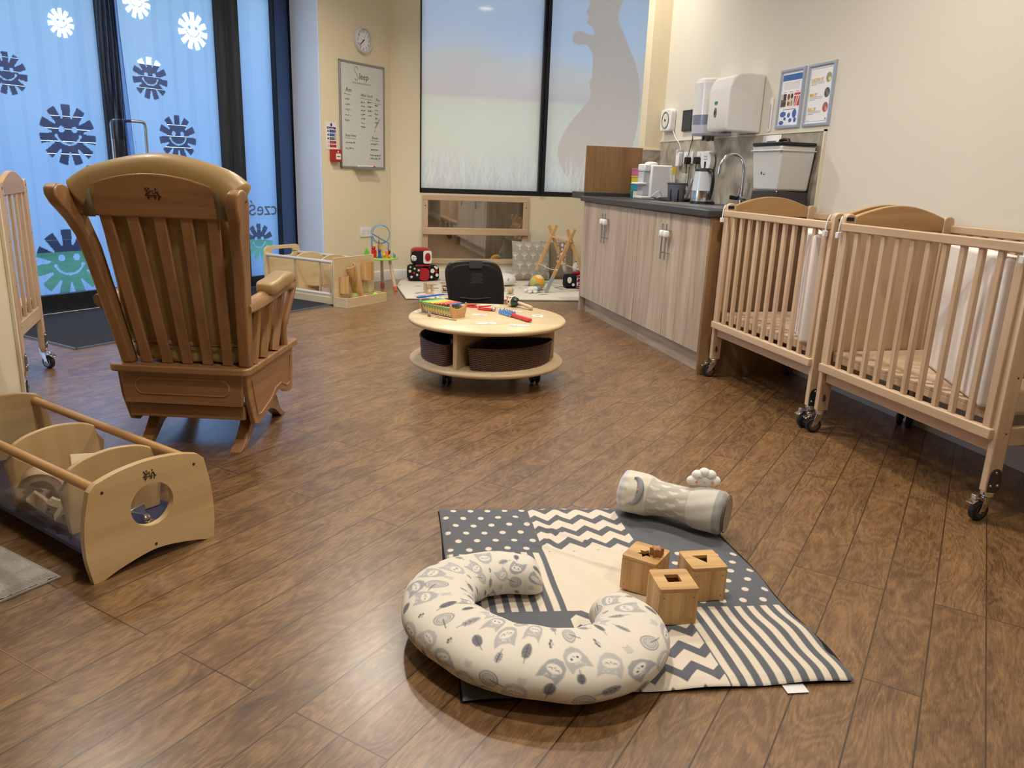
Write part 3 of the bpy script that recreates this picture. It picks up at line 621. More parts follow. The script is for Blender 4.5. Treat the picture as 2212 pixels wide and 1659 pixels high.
b=MB(); b.tube([(.09,.08,.372),(.09,.09,.388),(.09,.13,.392),(.09,.17,.388),(.09,.18,.372)],.009,n=8); b.build('lid_handle',M_blk,st)
b=MB(); b.prism([(math.cos(a)*(.011 if i%2==0 else .005),math.sin(a)*(.011 if i%2==0 else .005)) for i,a in enumerate(np.linspace(PI/2,PI*2.5,11)[:-1])],.001,M=fr((-.0075,.17,.205),(0,-1,0),(-.05,0,1))); b.build('star_logo',M_blk,st)
text('logo_lettering','tommee\ntippee',.009,fr((-.0075,.155,.206),(0,-1,0),(0,0,1)),M_blk,st)
# paper notice
no=T('paper_notice','white paper notice taped to the splashback behind the dispenser','notice',(2.7165,4.285,1.06)); b=MB(); b.add([(0,0,0),(0,.20,0),(0,.20,.298),(0,0,.298)],[(0,1,2,3)]); b.build('sheet',mat('white_paper',(236,236,236),.8),no,solid=.0006)
b=MB(); b.box((-.001,.10,.262),(.0005,.10,.006)); b.box((-.001,.10,.245),(.0005,.055,.003)); b.build('printed_heading',mat('grey_print',(110,110,116),.8),no)
# sockets on the splashback
def socket(name,label,M,w,parts=True,group=None,cat='socket'):
    o=T(name,label,cat,(0,0,0),group=group); o.matrix_world=M
    b=MB(); b.prism(rr(w,.086,.008,3),.010); b.build('faceplate',M_wht,o,bevel=.002)
    for k in ((-1,1) if w>.1 else (0,)):
        b=MB(); b.prism(rr(.012,.02,.002,2,k*.022,.024),.014); b.build('rocker_switch',M_wht,o)
        b=MB(); cx=k*.036; 
        for q in((0,.006,.004,.008),(-.011,-.014,.007,.004),(.011,-.014,.007,.004)): b.prism([(cx+q[0]-q[2]/2,q[1]-q[3]/2),(cx+q[0]+q[2]/2,q[1]-q[3]/2),(cx+q[0]+q[2]/2,q[1]+q[3]/2),(cx+q[0]-q[2]/2,q[1]+q[3]/2)],.0108)
        b.build('pin_holes',mat('pin_hole_dark',(40,40,44),.8),o)
    return o
MW=lambda y,z,x=2.7175: fr((x,y,z),(0,-1,0),(0,0,1))
socket('wall_socket','white double wall socket on the splashback behind the brushes',MW(5.47,1.235),.146)
socket('wall_socket','white double wall socket on the splashback behind the kettle',MW(5.26,1.235),.146)
o=T('plug_adaptor','tall white plug adaptor on the splashback left of the sockets','adaptor',(0,0,0)); o.matrix_world=MW(5.60,1.225); b=MB(); b.prism(rr(.055,.105,.008,3),.035); b.build('case',M_wht,o,bevel=.004); b=MB(); b.prism(rr(.03,.02,.004,3,0,.06),.04); b.build('top_lug',mat('lilac_plastic',(206,196,214),.5),o)
b=MB(); b.tube(spl([(2.71,5.60,1.28),(2.705,5.63,1.34),(2.712,5.72,1.385),(2.715,5.78,1.44)],8),.0028,n=6); tag(b.build('cable',M_wht),'white cable running up the wall from the plug adaptor','cable')
for i,(y,lb) in enumerate([(5.435,'black plug pushed into the socket behind the brushes'),(5.285,'black plug pushed into the socket behind the kettle')]):
    o=T('power_plug',lb,'plug',(0,0,0)); o.matrix_world=MW(y,1.215,2.706); b=MB(); b.prism(rr(.045,.05,.01,3),.035); b.build('body',M_blk,o,bevel=.004); b=MB(); b.tube([(0,-.02,.02),(0,-.05,.022),(0.004,-.11,.02),(.01,-.19,.02),(.02,-.26,.02)],.0035,n=6); b.build('lead',M_blk,o)
b=MB(); b.tube(spl([(2.69,5.44,1.24),(2.705,5.445,1.30),(2.71,5.43,1.36),(2.714,5.45,1.42),(2.715,5.47,1.44)],8),.0028,n=6); tag(b.build('cable',M_blk),'thin black cable running down from the wall panel to the socket','cable')
o=T('plug_in_monitor','round white plug-in device with black window above the kettle','plug-in device',(0,0,0)); o.matrix_world=MW(5.12,1.205,2.71); b=MB(); b.prism(circ(.072,30),.04); b.build('case',M_wht,o,bevel=.006,seg=3); b=MB(); b.prism(rr(.024,.045,.003,3,.0,-.022),.042); b.build('window',M_blk,o); b=MB()
b.prism(rr(.05,.008,.003,3,0,.035),.042); b.prism(rr(.05,.008,.003,3,0,.018),.042); b.build('vent_slots',mat('warm_grey',(180,172,166),.6),o)
# ---------- things on the wall
o=T('carbon_monoxide_alarm','white square alarm unit with round grille on the wall by the corner','alarm',(0,0,0)); o.matrix_world=MW(5.87,1.52,2.729)
b=MB(); b.prism(rr(.19,.165,.03,5),.045); b.build('housing',M_wht,o,bevel=.008,seg=3)
b=MB(); b.prism(circ(.062,32),.050,holes=[circ(.056,32)]); b.build('ring',mat('grey_ring',(120,120,122),.5),o); b=MB(); b.prism(circ(.052,30),.047); b.build('dial',mat('cream_dial',(224,224,206),.5),o); b=MB(); b.prism(circ(.008,14),.052); b.build('centre_knob',M_blk,o)
o=T('black_wall_panel','small flat black screen panel on the wall beside the alarm','control panel',(0,0,0)); o.matrix_world=MW(5.56,1.503,2.729); b=MB(); b.prism(rr(.155,.15,.004,2),.014); b.build('bezel',M_blk,o); b=MB(); b.prism(rr(.13,.125,.002,2),.0148); b.build('screen',mat('dark_screen',(30,32,30),.2),o)
o=T('paper_roll_dispenser','white round centre-feed paper dispenser with grey clear lower half','dispenser',(2.62,5.02,1.37))
def dsec(b,z0,z1,r,r2=None):
    r2=r2 or r; P=[(r*math.cos(a)-.0,r*math.sin(a)) for a in np.linspace(PI/2,1.5*PI,20)]+[(.108,-r),(.108,r)]; Q=[(r2*math.cos(a),r2*math.sin(a)) for a in np.linspace(PI/2,1.5*PI,20)]+[(.108,-r2),(.108,r2)]; N=len(P)
    b.add([(x,y,z0) for x,y in P]+[(x,y,z1) for x,y in Q],[(i,(i+1)%N,N+(i+1)%N,N+i) for i in range(N)]+[tuple(range(N))[::-1],tuple(range(N,2*N))])
b=MB(); dsec(b,.13,.33,.118); dsec(b,.33,.352,.118,.11); dsec(b,.352,.364,.11,.09); b.build('cover',mat('gloss_white',(232,230,228),.15,coat=.5),o)
b=MB(); dsec(b,.066,.13,.1175); b.build('smoked_window',mat('smoked_grey',(126,130,150),.2,coat=.4),o)
b=MB(); dsec(b,0.012,.066,.112,.1175); dsec(b,0,.012,.10,.112); b.build('lower_tray',mat('pale_grey_lilac',(196,196,208),.3),o)
b=MB(); b.cyl((0,0,0),(0,0,-.02),.045,.03); b.cyl((0,0,-.02),(0,0,-.035),.02,.006)
for k in range(8): b.box((.036*math.cos(k*PI/4),.036*math.sin(k*PI/4),-.018),(.012,.008,.026),rot=(0,0,k*PI/4))
b.build('nozzle',M_dsteel,o)
o=T('hand_towel_dispenser','white box-shaped hand towel dispenser with small keyhole window','dispenser',(2.49,4.55,1.375))
b=MB(); pr=[(.24,0),(.24,.345),(.12,.352),(.06,.345),(.02,.315),(.0,.26),(.0,.03),(.015,.005)]
b.prism(pr,.26,M=fr((0,.26,0),(1,0,0),(0,0,1),(0,-1,0))); b.build('cover',mat('gloss_white',(232,230,228),.15,coat=.5),o,bevel=.012,seg=3,ang=50)
b=MB(); b.prism(circ(.017,24,ry=.03),.003,M=fr((-.0005,.155,.12),(0,-1,0),(0,0,1))); b.build('level_window',mat('grey_window',(110,114,120),.15),o); b=MB(); b.prism(circ(.008,16,ry=.014),.004,M=fr((-.0005,.155,.12),(0,-1,0),(0,0,1))); b.build('keyhole',M_blk,o)
b=MB(); b.prism(rr(.036,.018,.002,2),.002,M=fr((-.0005,.155,.178),(0,-1,0),(0,0,1))); b.build('label_plate',mat('teal_label',(72,120,124),.5),o)
b=MB(); b.prism(rr(.10,.03,.008,3),.004,M=fr((.075,.13,.003),(0,1,0),(1,0,0),(0,0,-1))); b.prism(rr(.03,.06,.008,3),.004,M=fr((.075,.13,.002),(0,1,0),(1,0,0),(0,0,-1))); b.build('paper_slot',M_dsteel,o)
o=T('wall_thermometer','narrow white wall thermometer strip between dispenser and poster','thermometer',(0,0,0)); o.matrix_world=MW(4.447,1.48,2.729); b=MB(); b.prism(rr(.034,.20,.015,5),.008); b.build('strip',M_wht,o,bevel=.002); b=MB()
for k in range(26): b.box((-.007 if k%2 else .007,-.08+k*.0056,.0085),(.007 if k%5 else .011,.0012,.001))
b.box((0,-.01,.0087),(.0018,.14,.001)); b.build('scale_marks',mat('scale_grey',(110,110,120),.7),o)
# posters in silver snap frames
M_snap=mat('pale_blue_silver_frame',(178,190,208),.3,.35)
def poster(label,y0,cv):
    o=T('framed_poster',label,'poster',(2.729,y0,1.393)); W_,H_=.244,.332
    b=MB(); t=.020
    for (p,q,d) in (((0,0),(W_,0),1),((W_,0),(W_,H_),1),((W_,H_),(0,H_),1),((0,H_),(0,0),1)):
        P=Vector((0,p[0],p[1]));Q=Vector((0,q[0],q[1]));e=(Q-P).normalized();nn=Vector((0,-e.z,e.y)); l=(Q-P).length
        prof=[(0,0),(0,.008),(.004,.013),(.014,.014),(t,.008),(t,0)]; N=len(prof)
        vs=[P+nn*a+e*a+Vector((-h,0,0)) for a,h in prof]+[Q+nn*a-e*a+Vector((-h,0,0)) for a,h in prof]
        b.add(vs,[(i,(i+1)%N,N+(i+1)%N,N+i) for i in range(N)]+[tuple(range(N)),tuple(range(N,2*N))[::-1]])
    b.build('snap_frame',M_snap,o,ang=30)
    cv.flat('print',lambda x,y:(-.005+0*x,W_-.018-x,.018+y),painted('poster_print',.35,coat=.3),o); return o
w_,h_=.208,.296
c=Canvas(w_,h_,1100,(240,240,242)); c.rect(.006,.202,.248,.282,(58,104,176))
for k in range(6): 
    yy=.238-k*.0072; c.line([(.02+.006*(k%3),yy),(.19-.008*((k*2)%3),yy)],.0016,(150,152,160))
for x in(.03,.09,.155): c.line([(x,.184),(x+.03,.184)],.003,(120,100,100))
c.rect(.008,.062,.104,.176,(96,84,72)); c.rect(.035,.06,.142,.176,(44,46,40)); c.rect(.01,.03,.145,.176,(200,196,180)); c.ell(.04,.12,.02,.012,(60,56,44))
c.rect(.070,.132,.104,.176,(214,206,190)); c.ell(.085,.158,.013,.016,(140,40,34)); c.ell(.118,.16,.012,.014,(60,52,40)); c.ell(.088,.12,.014,.012,(170,60,50)); c.ell(.12,.122,.009,.016,(120,160,80))
c.rect(.140,.198,.104,.176,(196,60,58)); c.line([(.148,.108),(.17,.16)],.008,(236,200,190)); c.line([(.165,.106),(.188,.16)],.008,(240,220,214)); c.rect(.140,.198,.158,.164,(240,230,226))
c.line([(.01,.098),(.198,.098)],.0008,(120,122,140)); c.line([(.04,.088),(.17,.088)],.0032,(70,72,90))
def bub(x,y,rx,ry,tx,ty): 
    c.poly([(x-rx*.3,y),(x+rx*.3,y),(tx,ty)],(56,100,184)); c.ell(x,y,rx,ry,(56,100,184))
bub(.045,.062,.030,.016,.085,.078); bub(.105,.055,.015,.014,.125,.075); bub(.160,.062,.021,.024,.145,.03); bub(.068,.036,.013,.010,.088,.024); bub(.125,.026,.016,.012,.11,.01); bub(.172,.026,.014,.014,.16,.01); bub(.036,.015,.024,.012,.07,.010)
poster('silver-framed poster with blue speech bubbles and food photos, left of the pair',4.131,c)
c=Canvas(w_,h_,900,(238,238,242)); c.line([(.008,.008),(.2,.008),(.2,.284),(.008,.284),(.008,.008)],.0015,(60,62,70))
for (y,col) in ((.232,(150,160,120)),(.154,(90,80,70)),(.078,(170,90,90))):
    c.ell(.172,y,.024,.026,col); c.ell(.167,y+.008,.010,.012,tuple(int(v*.6+60) for v in col)); c.ell(.180,y-.008,.009,.010,tuple(min(255,int(v*1.3+20)) for v in col))
    for k in range(3): c.line([(.02,y-.018-k*.007),(.02+(.115 if k<2 else .05),y-.018-k*.007)],.0022,(96,98,120))
c.ell(.185,.018,.005,.006,(40,80,150)); c.line([(.015,.014),(.04,.014)],.0015,(150,150,160))
pp=poster('silver-framed poster reading CATCH IT, BIN IT, KILL IT in yellow',3.857,c)
for s_,z in(('CATCH IT',.238),('BIN IT',.160),('KILL IT',.084)): text('lettering',s_,.021,fr((-.0062,.244-.036,z),(0,-1,0),(0,0,1)),mat('yellow_print',(226,186,70),.6),pp,sx=1.15,bold=.0006)
# ================= DIAGONAL WALL ITEMS  (local x along the wall to the right, y up, z out of the wall)
MD=lambda u,z,off=0: fr((*UC(u,CW-.0005-off),z),(S,S,0),(0,0,1),(S,-S,0))
o=T('wall_clock','round white wall clock with black hands above the whiteboard','clock',(0,0,0)); o.matrix_world=MD(5.683,2.176)
b=MB(); b.lathe([(.110,0),(.112,.012),(.108,.03),(.098,.036),(.094,.03),(.093,.018)],n=48,cap=False); b.build('rim',mat('silver_white_rim',(206,206,212),.3),o)
b=MB(); b.prism(circ(.094,48),.016); b.build('face',mat('clock_face',(236,236,240),.5),o)
M_ink=mat('black_ink',(20,20,24),.6)
for k in range(1,13):
    a=PI/2-k*PI/6; text('numeral',str(k),.031,Matrix.Translation((.073*math.cos(a),.073*math.sin(a)-.009,.0162)),M_ink,o,align='CENTER',ext=.0003)
b=MB()
for k in range(60):
    a=k*PI/30; b.box((.090*math.cos(a),.090*math.sin(a),.0165),(.004,.0012,.0006),rot=(0,0,a))
b.build('minute_marks',M_ink,o)
hh=math.radians(90-30*7.65); mm=math.radians(90-6*38)
b=MB(); b.box((.022*math.cos(hh),.022*math.sin(hh),.019),(.056,.006,.001),rot=(0,0,hh)); b.build('hour_hand',M_ink,o)
b=MB(); b.box((.03*math.cos(mm),.03*math.sin(mm),.021),(.080,.0045,.001),rot=(0,0,mm)); b.build('minute_hand',M_ink,o)
b=MB(); b.box((.02*math.cos(1.15),.02*math.sin(1.15),.023),(.085,.0012,.0008),rot=(0,0,1.15)); b.cyl((0,0,.016),(0,0,.025),.005,n=12); b.build('second_hand',M_ink,o)
wb=T('whiteboard','tall white magnetic board with handwritten Sleep notes in a grey frame','whiteboard',(0,0,0)); wb.matrix_world=MD(5.366,1.069)
Wb,Hb=.602,.914
c=Canvas(Wb-.03,Hb-.03,330,(214,216,214)); c.ell(.05,.04,.03,.05,(206,208,208),al=.5)
c.flat('board',lambda x,y:(.015+x,.015+y,.010+0*x),painted('whiteboard_gloss',.22,coat=.3),wb)
b=MB()
for (x0,x1,y0,y1) in((0,Wb,0,.018),(0,Wb,Hb-.018,Hb),(0,.018,0,Hb),(Wb-.018,Wb,0,Hb)): b.bb(x0,x1,y0,y1,0,.018)
b.build('frame',mat('grey_aluminium',(150,150,152),.4,.4),wb,bevel=.004)
b=MB(); b.bb(.17,.45,-.006,.012,.014,.075); b.build('pen_tray',mat('grey_aluminium',(150,150,152),.4,.4),wb,bevel=.002)
def hand(pts,w=.006,mt=M_ink,name='handwriting',z=.0108):
    pass
M_pen=mat('marker_pen_ink',(60,62,66),.7); M_penr=mat('red_marker_ink',(190,60,60),.7)
b=MB(); W=lambda P,r=.0022:b.tube([(x,y,.0105) for x,y in P],r,n=5,flat=.3)
W(spl([(.245,.86,0),(.215,.875,0),(.200,.845,0),(.225,.815,0),(.245,.785,0),(.225,.76,0),(.200,.775,0)],5) and [(p.x,p.y) for p in spl([(.245,.86,0),(.215,.875,0),(.200,.845,0),(.225,.815,0),(.245,.785,0),(.225,.76,0),(.200,.775,0)],5)],.003)
W([(.16+.0135*k,.735+(.010 if k%2 else -.002)) for k in range(20)],.0024)
for (x0,x1,y) in((.055,.145,.635),(.265,.425,.615),(.455,.555,.588),(.06,.20,.262),(.395,.52,.255)): W([(x0,y),(x1,y-.004)],.002)
b.build('marker_lines',M_pen,wb)
def tx(s_,x,y,size,mt=M_pen,rz=0,sx=1): text('handwriting',s_,size,Matrix.Translation((x,y,.0104))@Matrix.Rotation(rz,4,'Z'),mt,wb,ext=.0003,shear=.12,sx=sx)
tx('leep',.255,.775,.075); tx('Am',.075,.655,.055); tx('After lunch',.275,.632,.036); tx('Pm',.485,.606,.04)
tx('Sleep limits',.06,.275,.032); tx('Room',.42,.268,.036)
def scr(x,y,n_,size,mt=M_pen):
    """unreadable scribbled handwriting"""
    b=MB(); P=[]; 
    for k in range(n_*4): P.append((x+k*size*.16,y+random.uniform(0,size)*(1 if k%4 else .5),.0105))
    b.tube(P,.0019,n=4,flat=.3); b.build('handwriting',mt,wb)
for k in range(5): scr(.062,.585-k*.045,5,.02)
for k in range(7): scr(.275,.575-k*.036,5,.018)
for k in range(4): scr(.365,.580-k*.038,5,.018)
for k in range(5): scr(.468,.560-k*.038,4,.018)
for (x,y) in [(.115,.59),(.125,.545),(.13,.5),(.135,.452),(.425,.585),(.428,.547),(.425,.51)]: tx('x',x,y,.022,M_penr)
for k,(x,y,n_) in enumerate([(.065,.215,11),(.065,.165,9),(.40,.215,10),(.40,.165,10),(.395,.115,13),(.39,.085,13)]): scr(x,y,n_,.018)
tx('Updated x',.47,.36,.026,M_pen,.9)
tx('x',.455,.335,.03,M_penr)
for i,(x,cc,lb) in enumerate([(.19,(226,226,226),'white-capped marker pen at the left of the whiteboard tray'),(.30,(210,60,50),'red-capped marker pen on the whiteboard tray')]):
    p_=T('marker_pen',lb,'pen',(0,0,0)); p_.matrix_world=MD(5.366,1.069)@Matrix.Translation((x,.0205,.045)); b=MB(); b.cyl((0,0,0),(.09,0,0),.008); b.build('barrel',M_wht,p_); b=MB(); b.cyl((.09,0,0),(.12,0,0),.0085,.007); b.build('cap',mat('cap_%d'%i,cc,.4),p_)
# fire action sign
c=Canvas(.132,.232,800,(236,236,238)); c.ell(.066,.208,.012,.014,(30,50,120)); c.rect(.012,.122,.172,.190,(24,44,118))
cols=[(24,60,150),(24,70,160),(60,96,90),(190,34,50),(180,20,36)]
for k,cc in enumerate(cols):
    y1=.166-k*.031; c.rect(.042,.124,y1-.023,y1,cc); c.ell(.025,y1-.012,.009,.010,(24,44,118) if k<3 else (210,120,120)); 
    if k>2: c.ell(.025,y1-.012,.005,.006,(236,236,238))
    c.line([(.05,y1-.011),(.095,y1-.011)],.002,(200,206,220)); 
    if k<3: c.rect(.106,.120,y1-.018,y1-.005,(220,90,80) if k==0 else (230,230,235))
sg=T('fire_action_sign','small fire action instruction sign left of the whiteboard','sign',(0,0,0)); sg.matrix_world=MD(5.196,1.222,-.0)
c.flat('printed_face',lambda x,y:(x,y,.003+0*x),painted('sign_print',.4),sg)
b=MB(); b.bb(0,.132,0,.232,0,.0025); b.build('backing',M_wht,sg)
text('lettering','Fire action',.0155,Matrix.Translation((.022,.175,.0033)),M_wht,sg,sx=1.1)
fc=T('fire_call_point','red break-glass fire alarm call point below the sign','fire alarm',(0,0,0)); fc.matrix_world=MD(5.236,1.12); M_red=mat('fire_red',(170,30,30),.4)
b=MB(); b.prism(rr(.105,.105,.01,4,.0525,.0525),.05); b.build('housing',M_red,fc,bevel=.005,seg=3); b=MB(); b.prism(rr(.06,.05,.004,3,.057,.045),.052); b.build('press_plate',M_wht,fc); b=MB(); b.prism(circ(.008,16,.055,.085),.0518); b.build('indicator',M_wht,fc); b=MB(); b.box((.057,.045,.0525),(.035,.006,.001)); b.build('marking',M_ink,fc)
socket('wall_socket','white double wall socket low on the diagonal wall above the skirting',MD(5.69,.485),.146)
# ================= CRIBS
def caster(parent,x,y,ang,zt=.105,R=.034,brake=True):
    M=Matrix.Translation((x,y,0))@Matrix.Rotation(ang,4,'Z')
    b=MB(); b.cyl((0,0,zt-.014),(0,0,zt),.024,n=20,M=M); b.cyl((0,0,zt-.02),(0,0,zt-.014),.018,n=20,M=M)
    for s_ in(-1,1): b.prism([(-.012,zt-.02),(.026,zt-.02),(.034,.05),(.040,.030),(.024,.028),(.004,.06)],.0025,M=M@fr((0,s_*.017-.00125,0),(1,0,0),(0,0,1),(0,1,0)))
    f=b.build('caster',M_chrome,parent,bevel=.001)
    b=MB(); C0=(.026,0,R); b.lathe([(R-.012,-.012),(R-.004,-.0125),(R,-.008),(R,.008),(R-.004,.0125),(R-.012,.012)],M=M@fr(C0,(1,0,0),(0,0,-1),(0,1,0)),n=28); b.build('wheel',M_rub,f)
    b=MB(); b.lathe([(.007,-.0135),(R-.012,-.0132),(R-.012,.0132),(.007,.0135)],M=M@fr(C0,(1,0,0),(0,0,-1),(0,1,0)),n=20); b.cyl((C0[0],-.02,R),(C0[0],.02,R),.0045,M=M); b.build('hub',M_dsteel,f)
    if brake:
        b=MB(); b.box((.060,0,.072),(.026,.030,.004),rot=(0,.45,0),M=M); b.box((.052,0,.088),(.012,.02,.014),M=M); b.box((.034,0,.082),(.04,.022,.004),M=M); b.build('brake_pedal',M_chrome,f,bevel=.0015)
    return f
def bracket(parent,x,y,s_,w=.05):
    M=fr((x,y,0),(1,0,0),(0,0,1),(0,-1,0)) if s_<0 else fr((x,y,0),(-1,0,0),(0,0,1),(0,1,0))
    P=[(-w/2,.107),(w/2,.107),(w/2,.16)]+[(w/2*math.cos(a),.16+.028*math.sin(a)) for a in np.linspace(0,PI,9)][1:-1]+[(-w/2,.16)]
    b=MB(); b.prism(P,.003,M=M); o=b.build('bracket',M_dsteel,parent)
    b=MB()
    for (a,z) in((0,.175),(-.014,.128),(.014,.128)): b.ball(M@Vector((a,z,.003)),(.005,.005,.005),10,6)
    b.build('bolt',M_steel,o)
def crib(label,loc,rz,Lc,left_open,right_open,Dd=.55,nsl=10,pane=True):
    r=T('crib',label,'crib',loc,rz)
    PW=.055
    for (y0,y1,sy) in((0,.028,-1),(Lc-.028,Lc,1)):
        for x0 in(0,Dd-PW):
            P=[(0,.105),(PW,.105),(PW,.945),(PW-.006,.958),(PW-.02,.965),(.02,.965),(.006,.958),(0,.945)]
            b=MB(); b.prism(P,y1-y0,M=fr((x0,y1,0),(1,0,0),(0,0,1),(0,-1,0))); p=b.build('post',BE['z'],r,bevel=.004)
            b=MB()
            for z in(.935,.905,.70,.50,.31): b.cyl((x0+PW/2+(.008 if z<.9 else 0),y0-.0006 if sy<0 else y1-.002,z),(x0+PW/2+(.008 if z<.9 else 0),y0+.002 if sy<0 else y1+.0006,z),.0035 if z!=.935 else .007,n=10)
            b.build('screw',M_screw,p)
            bracket(r,x0+PW/2,y0 if sy<0 else y1,sy)
            caster(r,x0+PW/2-(.0),(y0+y1)/2,PI*(.93 if x0==0 else 1.2)+(.25 if sy<0 else 0))
        ym=(y0+y1)/2
        N=14; top=[(PW+(Dd-2*PW)*i/N,.958+.048*math.sin(PI*i/N)) for i in range(N+1)]
        b=MB(); b.prism([(PW,.900),(Dd-PW,.900)]+top[::-1],.024,M=fr((0,ym+.012,0),(1,0,0),(0,0,1),(0,-1,0))); b.build('arched_headboard',BD['x'],r,bevel=.004)
        b=MB(); b.bb(PW,Dd-PW,ym-.012,ym+.012,.265,.33); b.build('end_rail',BE['x'],r,bevel=.003)
        op=left_open if sy>0 else right_open
        if op=='solid':
            for k in range(6):
                w=(Dd-2*PW)/6; b=MB(); b.bb(PW+k*w+.0005,PW+(k+1)*w-.0005,ym-.007,ym+.007,.33,.888); b.build('end_board',BE['z'],r,bevel=.0015)
        elif op=='slats':
            for k in range(4):
                xx=PW+(k+.5)*(Dd-2*PW)/4; b=MB(); b.bb(xx-.014,xx+.014,ym-.007,ym+.007,.33,.90); b.build('end_slat',BE['z'],r,bevel=.002)
        else:
            b=MB(); b.bb(PW,Dd-PW,ym-.002,ym+.002,.33,.893); b.build('clear_end_pane',M_acry,r)
    # sides
    for (xs,side) in((-.012,0),(Dd-.012,1)):
        xa,xb=xs,xs+.024; y0,y1=.034,Lc-.034
        b=MB(); b.bb(xa-.003,xb,y0-.018 if side==0 else y0-.03,y1+.018 if side==0 else y1+.03,.895,.928); b.build('top_rail',BE['y'],r,bevel=.004)
        b=MB(); b.bb(xa-.006,xb,y0-.02 if side==0 else y0-.03,y1+.02 if side==0 else y1+.03,.287,.324); b.build('bottom_rail',BE['y'],r,bevel=.004)
        n_=nsl; ys=[y0+.008+(y1-y0-.016)*(i/(n_+1)) for i in range(n_+2)]
        for i,yy in enumerate(ys):
            hw=.011 if 0<i<n_+1 else .016
            b=MB(); b.bb(xa+.003,xb-.003,yy-hw,yy+hw,.320,.897); b.build('slat',BE['z'],r,bevel=.003)
        if side==0:
            for yy in(y0-.012,y1+.012):
                b=MB(); b.cyl((xs+.036,yy,.15),(xs+.036,yy,.94),.0035,n=10); b.build('guide_rod',M_dsteel,r)
                b=MB(); b.cyl((xs+.036,yy,.15),(xs+.036,yy,.172),.011,n=14); b.cyl((xs+.036,yy,.172),(xs+.036,yy,.18),.008,n=14); b.build('rod_stop',M_dsteel,r)
                b=MB(); b.box((xs+.034,yy,.944),(.034,.022,.016)); b.build('rod_cap',M_blk,r,bevel=.002)
                b=MB(); q=1 if yy>Lc/2 else -1; b.tube([(xs+.004,yy+q*.004,.955),(xs-.004,yy+q*.002,.935),(xs-.008,yy,.905),(xs-.008,yy,.885)],.0035,n=8); b.box((xs-.009,yy,.877),(.016,.018,.024)); b.build('release_catch',M_wht,r,bevel=.003)
    b=MB(); b.bb(.03,Dd-.03,.03,Lc-.03,.362,.376); b.build('base_board',BE['x'],r,bevel=.002)
    b=MB(); 
    for (a,c,z0,z1) in((.018,.034,.238,.285),(Dd-.034,Dd-.018,.238,.285),(.03,.046,.335,.362),(Dd-.046,Dd-.03,.335,.362)): b=MB(); b.bb(a,c,.03,Lc-.03,z0,z1); b.build('base_rail',BE['y'],r,bevel=.002)
    return r
def acry():
    m,n,b=nt('clear_acrylic'); n.nodes.remove(b); out=n.nodes['Material Output']; tl=node(n,'ShaderNodeBsdfTransparent'); tl.inputs['Color'].default_value=(.93,.93,.93,1); gl=node(n,'ShaderNodeBsdfGlossy'); gl.inputs['Roughness'].default_value=.05
    f=edge_fac(n,.04,.6); m2=node(n,'ShaderNodeMixShader'); L(n,f,0,m2,0); L(n,tl,0,m2,1); L(n,gl,0,m2,2); L(n,m2,0,out,0); return m
M_acry=acry()
crib('beech slatted crib on casters standing beside the dark oak cabinet end',(2.15,2.915,0),0,.935,'clear','clear')
crib('beech slatted crib on casters, nearest to the camera on the right',(2.15,1.925,0),0,.945,'solid','clear')
crib('beech crib on casters behind the cream wall at the left edge',(-1.325,3.90,0),math.radians(97),1.0,'slats','slats',nsl=10)
# folded mattresses standing on edge
def mattress(label,p,q,h,z0,th=.075):
    d=Vector((q[0]-p[0],q[1]-p[1],0)); l=d.length; r=T('folded_mattress',label,'mattress',(p[0],p[1],z0),math.atan2(d.y,d.x))
    def side(off,sg):
        def fn(U,V):
            e=np.minimum(np.minimum(U,1-U)*l,np.minimum(V,1-V)*h); bulge=.016*(1-np.exp(-e/.02))+.004*np.sin(U*17+V*3)*np.sin(V*9+U*4)
            return U*l,off+sg*bulge,V*h
        return fn
    M_m=mat('cream_mattress_fabric',(232,226,222),.8,bump=.1,bscale=40,bdist=.004)
    b=MB(); b.bb(0,l,0,th,0,h); b.build('core',M_m,r,bevel=.014,seg=4)
    grid('cover',30,30,side(0.004,-1) if True else None,M_m,r)
    b=MB(); b.tube([(.01,th/2,.01),(l-.01,th/2,.01),(l-.01,th/2,h-.01),(.01,th/2,h-.01)],.004,n=6,closed=True); b.build('piping',mat('grey_lilac_tape',(176,174,186),.8),r)
    b=MB(); b.box((l*.30,-.02,h*.78),(.028,.004,h*.28),rot=(0,-.08,0)); b.build('fabric_strap',mat('grey_webbing_strap',(150,150,160),.8),r)
    return r
mattress('white folded mattress standing on edge in the crib nearest the camera',(2.205,1.985),(2.50,2.56),.50,.377,th=-.07 if False else .07)
mattress('white folded mattress standing on edge in the crib beside the cabinet',(2.20,2.985),(2.44,3.42),.49,.377)
mattress('cream folded mattress inside the crib behind the cream wall',(-1.50,4.0),(-2.0,4.12),.06,.377,.35) if False else None
# low wooden unit glimpsed past the right-hand crib
o=T('wooden_toy_bench','low golden wooden bench unit at the right edge behind the crib','bench',(2.27,1.24,0)); b=MB(); b.bb(0,.42,0,.60,.20,.38); b.build('box_front',BD['y'],o,bevel=.004); b=MB(); b.bb(-.012,.43,-.01,.61,.38,.398); b.build('top_board',BD['y'],o,bevel=.005); b=MB(); b.bb(-.006,0,.03,.57,.235,.255); b.build('moulding',BD['y'],o,bevel=.002)
for (x,y) in((.02,.02),(.36,.02),(.02,.54),(.36,.54)): b=MB(); b.bb(x,x+.04,y,y+.04,0,.20); b.build('foot',BD['z'],o,bevel=.003)
